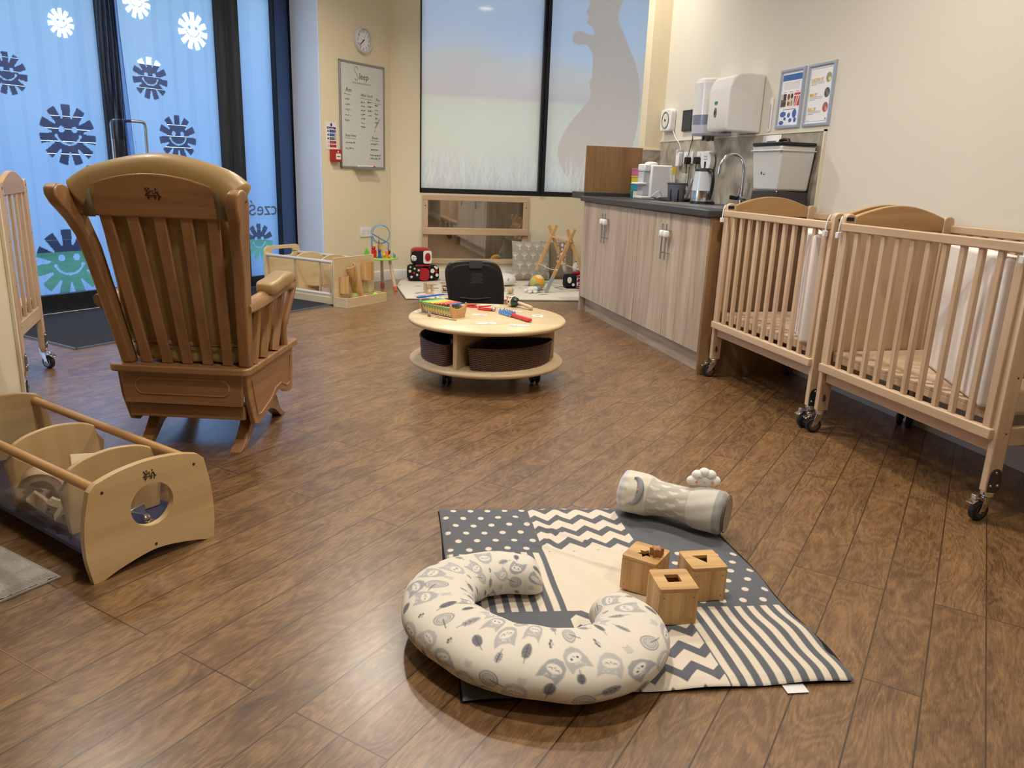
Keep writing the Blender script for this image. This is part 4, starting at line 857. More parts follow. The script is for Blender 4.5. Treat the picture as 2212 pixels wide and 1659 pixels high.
# ================= GLIDER CHAIR  local: x right, y forward (away from the camera), z up
CA=math.radians(-16.5)
ch=T('glider_chair','beech glider nursing chair with tan cushions seen from behind','rocking chair',(-.512,2.985,0),CA)
Wd={a:wood('chair_beech',(142,102,64),(168,126,84),a,coat=.35,rough=.34,contrast=.7) for a in'xyz'}
M_lea=mat('tan_leatherette',(164,134,84),.42,var=.08,vscale=4,bump=.12,bscale=60,coat=.1,bdist=.002)
ZP=.34; HW=.268; DP=.60
b=MB(); b.prism(rr(2*HW,DP,.03,5,0,DP/2),.028,M=Matrix.Translation((0,0,ZP-.028))); b.build('platform',Wd['x'],ch,bevel=.006,seg=3)
# skirt: side panels with wavy lower edge
side=[(.03,ZP-.028),(DP-.03,ZP-.028),(DP-.035,.24),(DP-.05,.13)]+[(p.x,p.y) for p in spl([(DP-.07,.115,0),(DP-.13,.125,0),(DP-.20,.155,0),(DP-.27,.15,0),(DP-.33,.12,0),(.17,.095,0),(.13,.085,0)],4)]+[(.09,.10),(.045,.21)]
for sx_ in(-1,1):
    x=sx_*(HW-.03)-.01; b=MB(); b.prism(side,.020,M=fr((x,0,0),(0,1,0),(0,0,1),(1,0,0))); sp3=b.build('side_panel',Wd['y'],ch,bevel=.004)
    P=[(.075,ZP-.06),(DP-.075,ZP-.06),(DP-.085,.16),(DP-.13,.155),(DP-.20,.185),(DP-.27,.18),(DP-.33,.15),(.16,.125),(.12,.13)]
    b=MB(); b.tube([(x+(.0205 if sx_>0 else -.0005),p[0],p[1]) for p in P],.0035,n=6,closed=True,flat=.7); b.build('routed_border',wood('routed_beech',(160,112,64),(182,134,84),'y'),sp3)
b=MB(); b.prism([(-.235,ZP-.028),(.235,ZP-.028),(.225,.185),(-.225,.185)],.018,M=fr((0,.045,0),(1,0,0),(0,0,1),(0,-1,0))); bp=b.build('rear_panel',Wd['x'],ch,bevel=.003)
b=MB(); b.tube([(x,.0265,z) for x,z in rr(.36,.062,.03,6,0,.255)],.004,n=6,closed=True,flat=.6); b.build('routed_border',wood('routed_beech',(160,112,64),(182,134,84),'x'),bp)
b=MB(); b.bb(-.222,.222,.05,.075,.125,.178); b.build('lower_rail',Wd['x'],ch,bevel=.003)
b=MB(); b.bb(-.225,.225,DP-.065,DP-.045,.185,ZP-.028); b.build('front_panel',Wd['x'],ch,bevel=.003)
# feet / base rails
for sx_ in(-1,1):
    x=sx_*.185
    prof=[(p.x,p.y) for p in spl([(.03,.0,0),(.10,.035,0),(.17,.10,0),(.24,.115,0)],5)]+[(DP-.15,.115)]+[(p.x,p.y) for p in spl([(DP-.14,.11,0),(DP-.10,.04,0),(DP-.04,.0,0)],4)]
    low=[(DP-.09,.0),(DP-.16,.05),(DP-.22,.075),(.24,.075),(.19,.062),(.13,.02),(.095,0)]
    b=MB(); b.prism(prof+low,.045,M=fr((x-.0225,0,0),(0,1,0),(0,0,1),(1,0,0))); b.build('foot',Wd['y'],ch,bevel=.004)
b=MB(); b.bb(-.165,.165,.28,.33,.078,.112); b.build('cross_bar',Wd['x'],ch,bevel=.003)
# back frame (leaning)
LN=math.tan(math.radians(13.5)); yb=lambda z:.055-(z-ZP)*LN
def bx(u,z):  # half width scale of the back at height z
    return u*(1+.24*(z-ZP)/.6)
XC=.018
for sx_ in(-1,1):
    pr=[(yb(z)+dy,z) for z,dy in((ZP-.0,-.026),(.55,-.028),(.72,-.032),(.82,-.042),(.875,-.060),(.905,-.080),(.93,-.098),(.958,-.104),(.980,-.094),(.992,-.070),(.994,-.044),(.985,-.02),(.955,.008),(.88,.026),(.78,.034),(.6,.030),(ZP,.022))]
    vs=[];N=len(pr)
    for (y,z) in pr:
        f_=(z-ZP)/.62; flare=.014*max(0,(z-.82)/.12); x=XC+sx_*(.222+.062*f_+flare); vs.append((x-.021,y,z))
    vs+=[(v[0]+.042,v[1],v[2]) for v in vs]
    b=MB(); b.add(vs,[tuple(range(N)),tuple(range(N,2*N))[::-1]]+[(i,(i+1)%N,N+(i+1)%N,N+i) for i in range(N)]); pt=b.build('back_post',Wd['z'],ch,bevel=.007,seg=3)
    b=MB(); x=XC+sx_*(.222+.062+.016+.021); b.cyl((x-.001,yb(.96)-.022,.955),(x+.0012,yb(.96)-.022,.955),.004,n=10); b.build('screw_hole',M_screw,pt)
# crest rail
N=22; cur_=[]; M_b=lambda x,z,d:(XC+x,yb(z)+d+ (x*x)*.0,z)
vs=[];
for i in range(N+1):
    t=-1+2*i/N; x=t*.288; zt=.962+.073*(1-t*t); vs.append((x,zt))
low=[(.272,.888),(-.272,.888)]
P=vs[::-1]+low[::-1]
P=vs+low
b=MB(); K=len(P); b.add([M_b(x,z,-.012) for x,z in P]+[M_b(x,z,.014) for x,z in P],[tuple(range(K))[::-1],tuple(range(K,2*K))]+[(i,(i+1)%K,K+(i+1)%K,K+i) for i in range(K)]); cr=b.build('crest_rail',Wd['x'],ch,bevel=.006,seg=3)
nrm=Vector((0,-1,-LN)).normalized(); upv=Vector((0,-LN,1)).normalized()
o_=Vector(M_b(-.027,.945,-.0125)); pictogram('pictogram_mark',fr(o_,(1,0,0),upv,nrm),.052,cr,mat('burnt_mark',(52,24,10),.7))
# back slats
for k in range(5):
    t=(k-2)/2; x0=t*.150; x1=t*.188; hw=.0215
    b=MB(); z0,z1=ZP-.0,.895
    a=[(XC+x0+.004*t-hw*.95,yb(z0)-.010,z0),(XC+x0+.004*t+hw*.95,yb(z0)-.010,z0),(XC+x1+hw,yb(z1)-.006,z1),(XC+x1-hw,yb(z1)-.006,z1)]
    c_=[(p[0],p[1]+.014,p[2]) for p in a]
    b.add(a+c_,[(0,1,2,3),(7,6,5,4),(0,4,5,1),(1,5,6,2),(2,6,7,3),(3,7,4,0)]); b.build('back_slat',Wd['z'],ch,bevel=.005,seg=3)
# arm rests (right one visible)
for sx_ in(-1,1):
    x=sx_*(HW+.0); 
    b=MB(); P=spl([(x,.0,.575),(x,.12,.575),(x,.30,.588),(x,.42,.60),(x,.50,.592)],6); b.tube(P,[.020]*len(P),n=10,flat=1.5); 
    b.build('arm_rest',Wd['y'],ch)
    for k,(yb0,yb1) in enumerate([(.10,.13),(.20,.26),(.33,.40)]):
        b=MB(); P=spl([(x-sx_*.02,yb0+.0,ZP),(x-sx_*.018,(yb0+yb1)/2+.012,.46),(x-sx_*.004,yb1,.582)],6); b.tube(P,[.013+.010*math.sin(PI*i/(len(P)-1))*.4+.006 for i in range(len(P))],n=8,flat=1.0); b.build('arm_slat',Wd['z'],ch)
    b=MB(); P=spl([(x-sx_*.018,.45,ZP),(x-sx_*.016,.44,.42),(x-sx_*.006,.47,.50),(x,.51,.56),(x,.535,.60),(x,.515,.622),(x,.485,.605)],6); b.tube(P,[.017]*7+[.020]*(len(P)-7),n=10,flat=1.2); b.build('front_arm_post',Wd['z'],ch)
# cushions
def puff(name,cx_,w,d,h,M,parent,mt,pw=.35,nu=40,nv=24,wr=.004):
    b=MB(); b.ball((0,0,0),(w/2,d/2,h/2),nu,nv,pw=pw)
    b.v=[tuple(M@Vector((v[0]+cx_,v[1]+wr*math.sin(v[0]*23+v[2]*19),v[2]+wr*math.sin(v[0]*31+v[1]*27)))) for v in b.v]; return b.build(name,mt,parent,ang=80)
Mb=fr((XC,yb(.66)+.082,.66),(1,0,0),Vector((0,1,LN)).normalized(),upv)
puff('back_cushion',0,.47,.12,.60,Mb,ch,M_lea)
# rolled head part over the crest
b=MB(); P=spl([(XC-.285,yb(.97)+.03,.955),(XC-.20,yb(.99)+.045,1.005),(XC,yb(1.0)+.06,1.045),(XC+.20,yb(.99)+.045,1.008),(XC+.278,yb(.97)+.03,.962)],8); b.tube(P,[.030]+[.062]*(len(P)-2)+[.030],n=18,flat=.85); b.build('head_roll',M_lea,ch,ang=80)
for sx_ in(-1,1):
    x=XC+sx_*.232; b=MB(); P=[(x,yb(.885)-.016,.885),(x,yb(.97)-.018,.972),(x,yb(.99)+.0,1.005),(x-sx_*.005,yb(.99)+.04,1.052),(x-sx_*.005,yb(.99)+.08,1.04)]
    vs=[(p[0]-.018,p[1],p[2]) for p in P]+[(p[0]+.018,p[1],p[2]) for p in P]; n_=len(P); b.add(vs,[(i,i+1,n_+i+1,n_+i) for i in range(n_-1)]); b.build('cushion_strap',mat('sage_grey_webbing',(132,128,98),.8),ch,solid=.002)
puff('seat_cushion',XC,.44,.56,.115,Matrix.Translation((0,.36,.41)),ch,M_lea,pw=.4)
for sx_ in(-1,1):
    puff('arm_cushion',0,.085,.26,.055,Matrix.Translation((sx_*HW,.33,.622))@Matrix.Rotation(.08,4,'X'),ch,M_lea,pw=.45,nu=24,nv=14,wr=.003)
puff('cushion_lower_roll',XC,.42,.06,.09,Matrix.Translation((0,yb(.40)+.045,.39)),ch,M_lea,pw=.4)
b=MB(); b.tube([(XC-.20,yb(.42)+.012,.418),(XC,yb(.42)+.008,.412),(XC+.20,yb(.42)+.012,.414)],.003,n=6); b.build('zip',mat('brown_zip',(70,50,30),.5),ch)
# ================= FAR CORNER
M_red2=mat('red_paint',(200,40,36),.35); M_grn=mat('green_paint',(120,190,60),.4); M_blu=mat('blue_paint',(36,84,170),.35); M_yel=mat('yellow_paint',(240,200,50),.4); M_org=mat('orange_paint',(238,140,50),.4)
# mirror with wooden frame and grab rail
mr=T('wall_mirror','wide beech-framed wall mirror with grab rail below the window','mirror',(1.045,yw-.001,.163))
Wm,Hm=1.097,.678
M_mir=mat('mirror_glass',(205,205,200),.03,1,var=0)
b=MB(); b.bb(.05,Wm-.05,-.012,-.006,.045,Hm-.045); b.build('mirror_pane',M_mir,mr,smooth=False)
for nm,(x0,x1,z0,z1,a) in dict(a=(0,Wm,Hm-.05,Hm,'x'),b=(0,Wm,0,.05,'x'),c=(0,.055,.05,Hm-.05,'z'),d=(Wm-.055,Wm,.05,Hm-.05,'z')).items():
    b=MB(); b.bb(x0,x1,-.028,0,z0,z1); b.build('frame_board',BE[a],mr,bevel=.003)
b=MB(); b.bb(.0,Wm,-.06,-.028,.292,.362); b.build('grab_rail',BE['x'],mr,bevel=.008,seg=3)
b=MB()
for x in(.028,Wm-.028): b.cyl((x,-.0285,.575),(x,-.027,.575),.006,n=10)
b.build('screw',M_screw,mr)
# corner rug
RP=[(.735,6.57),(.735,7.30),(.80,7.62),(.96,7.83),(2.95,7.83),(2.95,6.36)]
rgc=T('play_rug','thick white padded corner rug with small grey and brown flecks','rug',(0,0,0))
b=MB(); b.prism(RP,.020,M=Matrix.Translation((0,0,.001))); b.build('padding',mat('off_white_rug_fabric',(226,218,204),.9,bump=.2,bscale=120),rgc,bevel=.008,seg=3)
b=MB(); random.seed(21)
for i in range(64):
    x=random.uniform(.8,2.6);y=random.uniform(6.48,7.7);a=random.uniform(-.5,.5)
    if x<.80+(y-6.5)*.12 and y>7.2: continue
    rx,ry=random.uniform(.014,.05),random.uniform(.010,.018)
    b.mi=random.choice([0,0,1,2]); b.prism([(px,py) for px,py in circ(1,8)],.0006,M=Matrix.Translation((x,y,.0212))@Matrix.Rotation(a,4,'Z')@Matrix.Diagonal((rx,ry*1.3,1,1)))
o=b.build('fleck_print',[mat('rug_grey',(150,146,138),.9),mat('rug_dark',(98,86,74),.9),mat('rug_rose',(196,160,140),.9)],rgc)
# soft building-block dolls
M_fb=mat('black_plush',(16,16,18),.9); M_fr=mat('red_plush',(168,16,26),.9,sheen=.3); M_fw=mat('white_plush',(232,228,222),.9)
def soft(b,c,d,pw=.42,rz=0): b.ball(c,(d[0]/2,d[1]/2,d[2]/2),24,16,rot=(0,0,rz),pw=pw)
def smile(p,x,y,z,s_,mt,ax=(1,0,0)):
    b=MB(); M=fr((x,y,z),ax,(0,0,1))
    b.tube([M@Vector((s_*.5*math.cos(a),s_*.5*math.sin(a),.001)) for a in np.linspace(-2.6,-.5,10)],s_*.045,n=6)
    for e in(-.22,.22): b.ball(M@Vector((e*s_,.22*s_,.001)),(s_*.08,s_*.05,s_*.1),10,8)
    b.build('smile',mt,p)
def star(b,x,y,z,r,ax,rot=0):
    M=fr((x,y,z),ax,(0,0,1)); b.prism([((r if i%2==0 else r*.42)*math.cos(rot+PI/2+i*PI/5),(r if i%2==0 else r*.42)*math.sin(rot+PI/2+i*PI/5)) for i in range(10)],.002,M=M)
d1=T('soft_block_toy','black, white and red stacked soft block toy by the mirror','soft toy',(1.02,7.60,.022))
b=MB(); soft(b,(-.075,0,.078),(.155,.16,.155)); b.build('star_block',M_fb,d1,ang=80)
b=MB(); soft(b,(.085,.03,.075),(.155,.15,.145)); b.build('dotted_block',M_fb,d1,ang=80)
b=MB(); b.prism(rr(.10,.125,.04,5),.004,M=fr((.005,-.079,.07),(.98,-.1,0),(0,0,1))); b.build('red_patch',M_fr,d1,bevel=.0015)
b=MB()
for (x,z,r) in((-.135,.10,.020),(-.12,.045,.018),(-.09,.125,.014),(-.05,.11,.017),(-.065,.065,.017),(-.13,.14,.012)): star(b,x,-.083,z,r,(.98,-.05,0),x*9)
b.build('star_patches',M_fw,d1)
b=MB()
for (x,z,r) in((.09,.10,.022),(.13,.13,.014),(.135,.06,.016),(.08,.04,.014),(.115,.14,.01)): b.prism(circ(r,18),.004,M=fr((x,-.048,z),(.95,.2,0),(0,0,1)))
b.build('white_dots',M_fw,d1)
b=MB()
for (x,z,r) in((.125,.095,.014),(-.095,.085,.012),(.06,.13,.008)): b.prism(circ(r,14),.004,M=fr((x,-.0485 if x>0 else -.085,z),(1,0,0),(0,0,1)))
b.build('red_dots',M_fr,d1)
b=MB(); soft(b,(-.02,.0,.235),(.195,.17,.165),pw=.5); b.build('head_block',M_fb,d1,ang=80)
b=MB(); b.ball((-.02,.005,.262),(.098,.086,.062),24,14,pw=.55); b.build('red_cap',M_fr,d1,ang=80)
b=MB(); b.ball((-.085,-.055,.225),(.036,.032,.040),18,12); b.build('white_face',M_fw,d1); 
b=MB(); b.prism(rr(.085,.125,.02,4),.005,M=fr((.035,-.083,.238),(.97,.1,0),(0,0,1))); b.build('white_panel',M_fw,d1,bevel=.002)
b=MB(); b.prism(circ(.028,20,ry=.042),.009,M=fr((.037,-.084,.238),(.97,.1,0),(0,0,1))); b.build('red_face',M_fr,d1)
smile(d1,-.088,-.0875,.222,.05,M_fb); smile(d1,.037,-.0935,.238,.036,M_fb)
b=MB(); b.bb(-.08,.07,-.075,.06,.145,.165); b.build('red_neck',M_fr,d1,bevel=.01)
d2=T('soft_block_toy','striped and spotted soft block toy half hidden behind the cabinet end','soft toy',(2.46,7.10,.022))
b=MB(); soft(b,(-.075,0,.068),(.12,.13,.13)); b.build('spotted_block',M_fb,d2,ang=80)
b=MB(); soft(b,(.06,-.03,.065),(.17,.14,.13)); b.build('striped_block',M_fw,d2,ang=80)
b=MB()
for z in(.025,.075,.118): b.prism(rr(.172,.018,.006,3),.142,M=fr((.06,.041,z),(1,0,0),(0,0,1)))
b.build('red_stripes',M_fr,d2,bevel=.004)
b=MB(); b.bb(-.025,.15,-.104,-.098,.085,.10); b.bb(-.02,.145,-.1035,-.098,.045,.056); b.build('black_stripes',M_fb,d2)
b=MB(); b.prism(circ(.022,18,ry=.03),.004,M=fr((-.10,-.064,.085),(1,0,0),(0,0,1))); b.prism(circ(.014,16),.004,M=fr((-.06,-.066,.04),(1,0,0),(0,0,1))); b.build('white_dots',M_fw,d2)
b=MB(); b.ball((-.01,-.0,.20),(.045,.045,.055),18,12); b.build('head',M_fw,d2); b=MB(); b.cyl((-.01,0,.24),(-.01,0,.275),.025,.002); b.build('pointed_hat',M_fb,d2); b=MB(); b.ball((-.01,0,.148),(.05,.045,.02),16,10); b.build('collar',M_fr,d2); smile(d2,-.014,-.046,.195,.05,M_fb)
# cushions against the wall
def cushion(label,c,w,h,d,cols,rot,trees=True,seed=3):
    random.seed(seed); o=T('scatter_cushion',label,'cushion',c,rot=rot)
    cv=Canvas(w,h,420,cols[0])
    if trees:
        for r_ in range(4):
            for q in range(5):
                x=(q+.5+(r_%2)*.5)*w/4.4-.03; y=(r_+.35)*h/4; col=cols[1]; s_=.042
                cv.line([(x,y-.02),(x,y+s_*.4)],.006,col)
                for a in(-.9,-.45,0,.45,.9): cv.line([(x,y+.002),(x+math.sin(a)*s_,y+.008+math.cos(a)*s_)],.0035,col)
                for a in(-1.3,1.3): cv.line([(x,y+.012),(x+math.sin(a)*s_*.8,y+.018+math.cos(a)*s_*.8)],.003,col)
                cv.line([(x-.015,y-.022),(x+.015,y-.022)],.003,col)
    def fn(sg):
        def f(U,V):
            u=2*U-1;v=2*V-1; th=(np.clip((1-np.abs(u)**4)*(1-np.abs(v)**4),0,1))**.55
            sx_=1-.045*(1-np.abs(v)**2)*1; sy_=1-.045*(1-np.abs(u)**2)
            return u*w/2*sx_, sg*(-d/2)*th+.004*np.sin(u*11+v*7)*th, h/2+v*h/2*sy_
        return f
    grid('front_cover',cv.nx,cv.ny,fn(1),painted('cushion_fabric',.9,sheen=.2),o,cv.a.astype(np.float32))
    grid('back_cover',24,24,fn(-1),mat('cushion_back_%s'%seed,cols[0],.9),o); return o
cushion('grey square cushion with white tree print leaning below the mirror',(2.13,7.60,.030),.42,.39,.12,((168,160,146),(226,220,206)),(-.16,.03,.12))
cushion('plain taupe cushion behind the tree-print cushion and play gym',(2.44,7.71,.030),.36,.38,.10,((134,122,104),(150,140,120)),(-.10,0,-.05),trees=False,seed=5)
# small white printed pillow
o=T('baby_pillow','small white pillow with grey leaf print lying behind the black seat','pillow',(1.77,7.28,.022),rz=.3); b=MB(); b.ball((0,0,.06),(.10,.13,.058),26,16,pw=.8); b.build('cover',M_fw,o,ang=80); b=MB()
for k in range(12):
    a=random.uniform(-1.9,1.6);e=random.uniform(-.1,.8); p=Vector((.10*math.cos(e)*math.cos(a),.13*math.cos(e)*math.sin(a),.06+.058*math.sin(e))); b.ball(p,(.009,.009,.005),8,6)
b.build('leaf_print',mat('print_grey',(130,130,134),.9),o)
# play gym
gy=T('wooden_play_gym','pale wooden A-frame baby gym with grey dipped feet on the rug','play gym',(2.265,6.79,.022))
M_dip=mat('grey_dip_paint',(150,156,160),.5)
def bar(b,p,q,w=.032,t=.014):
    p=Vector(p);q=Vector(q);d=(q-p);l=d.length;z=d.normalized();y=Vector((0,1,0));x=y.cross(z).normalized(); M=Matrix.Identity(4)
    for i in range(3): M[i][0]=x[i];M[i][1]=y[i];M[i][2]=z[i];M[i][3]=p[i]
    b.box((0,0,l/2),(w,t,l),M=M)
GW=wood('gym_pine',(196,150,92),(222,180,124),'z')
for (y0,dx) in((0,0),(.47,-.03)):
    for s_ in(-1,1):
        foot=Vector((dx+s_*.215,y0+s_*.008,0)); cross=Vector((dx,y0+s_*.008,.50)); top=cross+(cross-foot)*.17; mid=foot+(cross-foot)*.30
        b=MB(); bar(b,mid,top); lg=b.build('leg',GW,gy,bevel=.003)
        b=MB(); bar(b,foot,mid,.0325,.0145); b.build('dipped_foot',M_dip,lg,bevel=.003)
        b=MB(); b.ball(foot+(cross-foot)*.42+Vector((0,-.02,0)),.013,12,8); b.build('bead_stop',BE['z'],lg)
b=MB(); b.cyl((0,-.02,.475),(-.03,.49,.475),.011); b.build('crossbar',BE['y'],gy)
b=MB()
for k in range(4): b.lathe([(.020,-.012),(.030,-.006),(.030,.006),(.020,.012)],M=fr((-.004-.004*k,.09+.07*k,.475),(1,0,0),(0,0,1),(0,-1,0)),n=18)
b.build('wooden_ring',BE['y'],gy)
M_cord=mat('white_cotton_cord',(222,214,200),.9)
for k,x in enumerate((.10,.20,.32)):
    b=MB(); b.cyl((-.008,x,.46),(-.008,x,.24),.002,n=6)
    h=b.build('hanging_cord',M_cord,gy); b=MB()
    for j in range(5): b.ball((-.008,x,.42-.042*j),.011 if j%2 else .015,10,8)
    b.build('bead',BE['z'] if k!=1 else M_wht,h)
b=MB(); b.ball((-.008,.10,.22),(.018,.012,.035),14,10); b.build('feather_charm',mat('pale_grey_felt',(196,196,200),.9),gy)
for s_ in(-1,1):
    b=MB(); b.tube(spl([(s_*.125,-.012,.215),(s_*.13,.15,.20),(s_*.13,.30,.20),(s_*.125-.03,.46,.215)],6),.0035,n=6); b.build('side_cord',M_cord,gy)
# ball, plush, wooden rattles
bl=T('fabric_ball','yellow and orange fabric ball with pale panels on the rug','ball',(2.02,6.96,.022)); b=MB(); b.ball((0,0,.072),.072,28,18); b.build('body',mat('amber_fabric',(230,164,48),.9,var=.1),bl)
M_co=mat('coral_fabric',(232,120,96),.9); M_nv=mat('violet_fabric',(84,66,140),.9)
M_lm=mat('lime_fabric',(176,190,110),.9)
for a,e,m_ in((1.2,.1,M_nv),(2.1,.2,M_co),(-2.6,.2,M_lm),(-.6,-.1,M_lm),(.6,.9,M_lm),(-1.3,1.1,mat('cream_fabric',(230,214,176),.9)),(-1.9,-.5,mat('teal_fabric',(110,150,140),.9))):
    n_=Vector((math.cos(e)*math.cos(a),math.cos(e)*math.sin(a),math.sin(e))); b=MB(); q=n_.to_track_quat('Z','Y').to_matrix().to_4x4(); b.ball((0,0,.040),(.046,.046,.0345),18,12,M=Matrix.Translation((0,0,.072))@q); b.build('panel',m_,bl)
pl=T('plush_rabbit','small grey and white plush animal lying in front of the yellow ball','soft toy',(1.93,6.80,.022),rz=.3)
M_pg=mat('grey_plush',(136,136,144),.95); 
b=MB(); b.ball((0,0,.03),(.055,.035,.028),18,12); b.ball((.02,-.005,.035),(.03,.03,.024),14,10); b.build('body',M_fw,pl); b=MB(); b.ball((.062,-.01,.038),(.030,.028,.026),16,12); b.ball((.05,.02,.05),(.014,.03,.008),12,8,rot=(0,0,.4)); b.ball((.09,.015,.045),(.012,.028,.008),12,8,rot=(0,0,-.5)); b.build('head',M_pg,pl); 
b=MB(); b.ball((-.05,-.03,.014),(.024,.016,.014),12,8); b.ball((.0,-.045,.014),(.022,.014,.014),12,8); b.ball((-.062,.02,.02),(.02,.014,.016),12,8); b.build('paws',M_fw,pl); b=MB(); b.ball((.05,-.028,.045),.0035,8,6); b.ball((.072,-.032,.045),.0035,8,6); b.build('eyes',M_blk,pl)
for (x,y,r,lb) in((1.706,6.75,.030,'round wooden rattle ball nearest the rug edge'),(1.665,6.90,.028,'ribbed wooden rattle ball behind the round one')):
    o=T('wooden_rattle',lb,'rattle',(x,y,.022)); b=MB(); b.ball((0,0,r),r,20,14); b.build('ball',BE['x'],o); b=MB(); 
    for s_ in(-.4,.4): b.tube([(s_*r,.93*r*math.cos(a),r+.93*r*math.sin(a)) for a in np.linspace(0,2*PI,24,endpoint=False)],.0018,n=5,closed=True)
    b.build('ring_groove',BD['x'],o)
for (x,y,s_,a,lb,kind) in((.985,6.93,.075,.2,'plain wooden rattle cube behind the wooden hourglass',0),(1.13,6.86,.072,-.12,'wooden cube with dark window print beside the black seat',1),(1.175,7.05,.06,.1,'small wooden cube behind the printed cube',0)):
    o=T('wooden_cube',lb,'block',(x,y,.022),rz=a); b=MB(); b.box((0,0,s_/2),(s_,s_,s_)); b.build('block',BE['x'],o,bevel=.004)
    b=MB(); t=s_*.68; b.prism(rr(t,t,.004,2),.001,M=fr((0,-s_/2-.0006,s_/2),(1,0,0),(0,0,1))); p_=b.build('window_inset',mat('cube_window_dark',(70,62,54),.5) if kind else BD['x'],o)
    if kind:
        b=MB()
        for k in range(7): b.ball((random.uniform(-.018,.018),-s_/2-.002,s_*.36+random.uniform(0,.02)),.005,8,6)
        b.build('beads',M_wht,o)
o=T('hourglass_rattle','wooden hourglass rattle with clear middle standing on the rug','rattle',(.965,6.74,.022)); b=MB(); b.box((0,0,.008),(.06,.06,.016)); b.box((0,0,.092),(.06,.06,.016)); b.build('end_plate',BE['x'],o,bevel=.003)
b=MB(); b.lathe([(.022,.017),(.018,.035),(.007,.050),(.018,.065),(.022,.083)],n=20); b.build('glass',mat('clear_sand_glass',(222,200,176),.1,coat=.5),o); b=MB()
for s_ in(-1,1):
    for q in(-1,1): b.cyl((s_*.024,q*.024,.016),(s_*.024,q*.024,.084),.003,n=8)
b.build('pillar',BE['z'],o)
# black seat seen from the back
bs=T('infant_seat','black padded infant seat seen from behind, beside the round table','seat',(.985,4.86,0),rz=-.06)
M_pad=mat('black_padded_fabric',(13,14,17),.75,var=.3,vscale=9,bump=.2,bscale=30,bdist=.003)
out=[(p.x,p.y) for p in spl([(-.15,.20,0),(-.165,.28,0),(-.185,.40,0),(-.19,.47,0),(-.165,.515,0),(-.10,.532,0),(0,.537,0),(.10,.53,0),(.155,.50,0),(.185,.42,0),(.195,.30,0),(.19,.20,0)],5)]
b=MB(); b.prism(out,.035,M=fr((0,0,0),(1,0,0),(0,0,1))); b.build('back_shell',mat('dark_grey_shell',(40,38,34),.35),bs,bevel=.012,seg=3)
b=MB(); b.prism([(x*.86,.20+(y-.20)*.93) for x,y in out],.018,M=fr((0,-.030,0),(1,0,0),(0,0,1))); b.build('back_pad',M_pad,bs,bevel=.008,seg=3)
b=MB(); b.prism(rr(.085,.05,.006,3,0,.512),.006,M=fr((0,-.050,0),(1,0,0),(0,0,1))); b.build('top_clip',mat('graphite_buckle',(60,62,66),.4),bs,bevel=.002)
b=MB()
for k in range(8): b.box((.01,-.0492,.455-k*.0085),(.075 if k%3 else .06,.0008,.0022))
b.build('printed_label',mat('faint_grey_print',(92,92,94),.8),bs)
b=MB(); b.tube([(-.10,-.045,.30),(0,-.052,.292),(.10,-.045,.30)],.008,n=8); b.build('lower_strap',M_blk,bs)
b=MB(); b.prism(rr(.34,.30,.05,5,0,.17),.07,M=Matrix.Translation((0,0,.17))); b.build('seat_base',M_pad,bs,bevel=.015,seg=3)
for (x,y) in((-.14,.06),(.14,.06),(-.14,.29),(.14,.29)): b=MB(); b.cyl((x,y,.0),(x*.9,y,.18),.014); b.build('leg',M_blk,bs)
# bead table
bt=T('bead_maze_table','small round lime green bead maze table on splayed wooden legs','activity table',(.575,7.17,0))
b=MB(); b.prism([((.155+.008*math.cos(5*a))*math.cos(a),(.155+.008*math.cos(5*a))*math.sin(a)) for a in np.linspace(0,2*PI,60,endpoint=False)],.016,M=Matrix.Translation((0,0,.278))); b.build('tabletop',mat('lime_table_paint',(166,208,88),.4),bt,bevel=.004)
for k in range(3):
    a=-.7+k*2*PI/3; p0=Vector((.10*math.cos(a),.10*math.sin(a),.278)); p1=Vector((.165*math.cos(a),.165*math.sin(a),0)); pm=p0+(p1-p0)*.86
    b=MB(); b.cyl(p0,pm,.013,.017); lg=b.build('leg',BE['z'],bt); b=MB(); b.cyl(pm,p1,.0172,.018); b.build('foot_cap',mat('coral_cap',(214,96,60),.5),lg)
b=MB()
for r_,dx in((.085,0),(.078,.008)): b.tube([(-.075+dx,0,.294),(-.082+dx,.0,.42)]+[(.0+dx+r_*math.cos(a),.01,.50+r_*math.sin(a)) for a in np.linspace(PI*1.05,PI*3.1-PI*.12,34)]+[(.07+dx,0,.42),(.064+dx,0,.294)],.0035,n=7)
b.build('wire_loop',mat('sky_blue_wire',(90,150,190),.4,.3),bt)
b=MB(); b.tube([(-.02,-.03,.294),(-.022,-.03,.40),(-.014,-.02,.50),(-.008,-.03,.40),(-.01,-.03,.294)],.0035,n=7); b.build('red_wire',M_red2,bt)
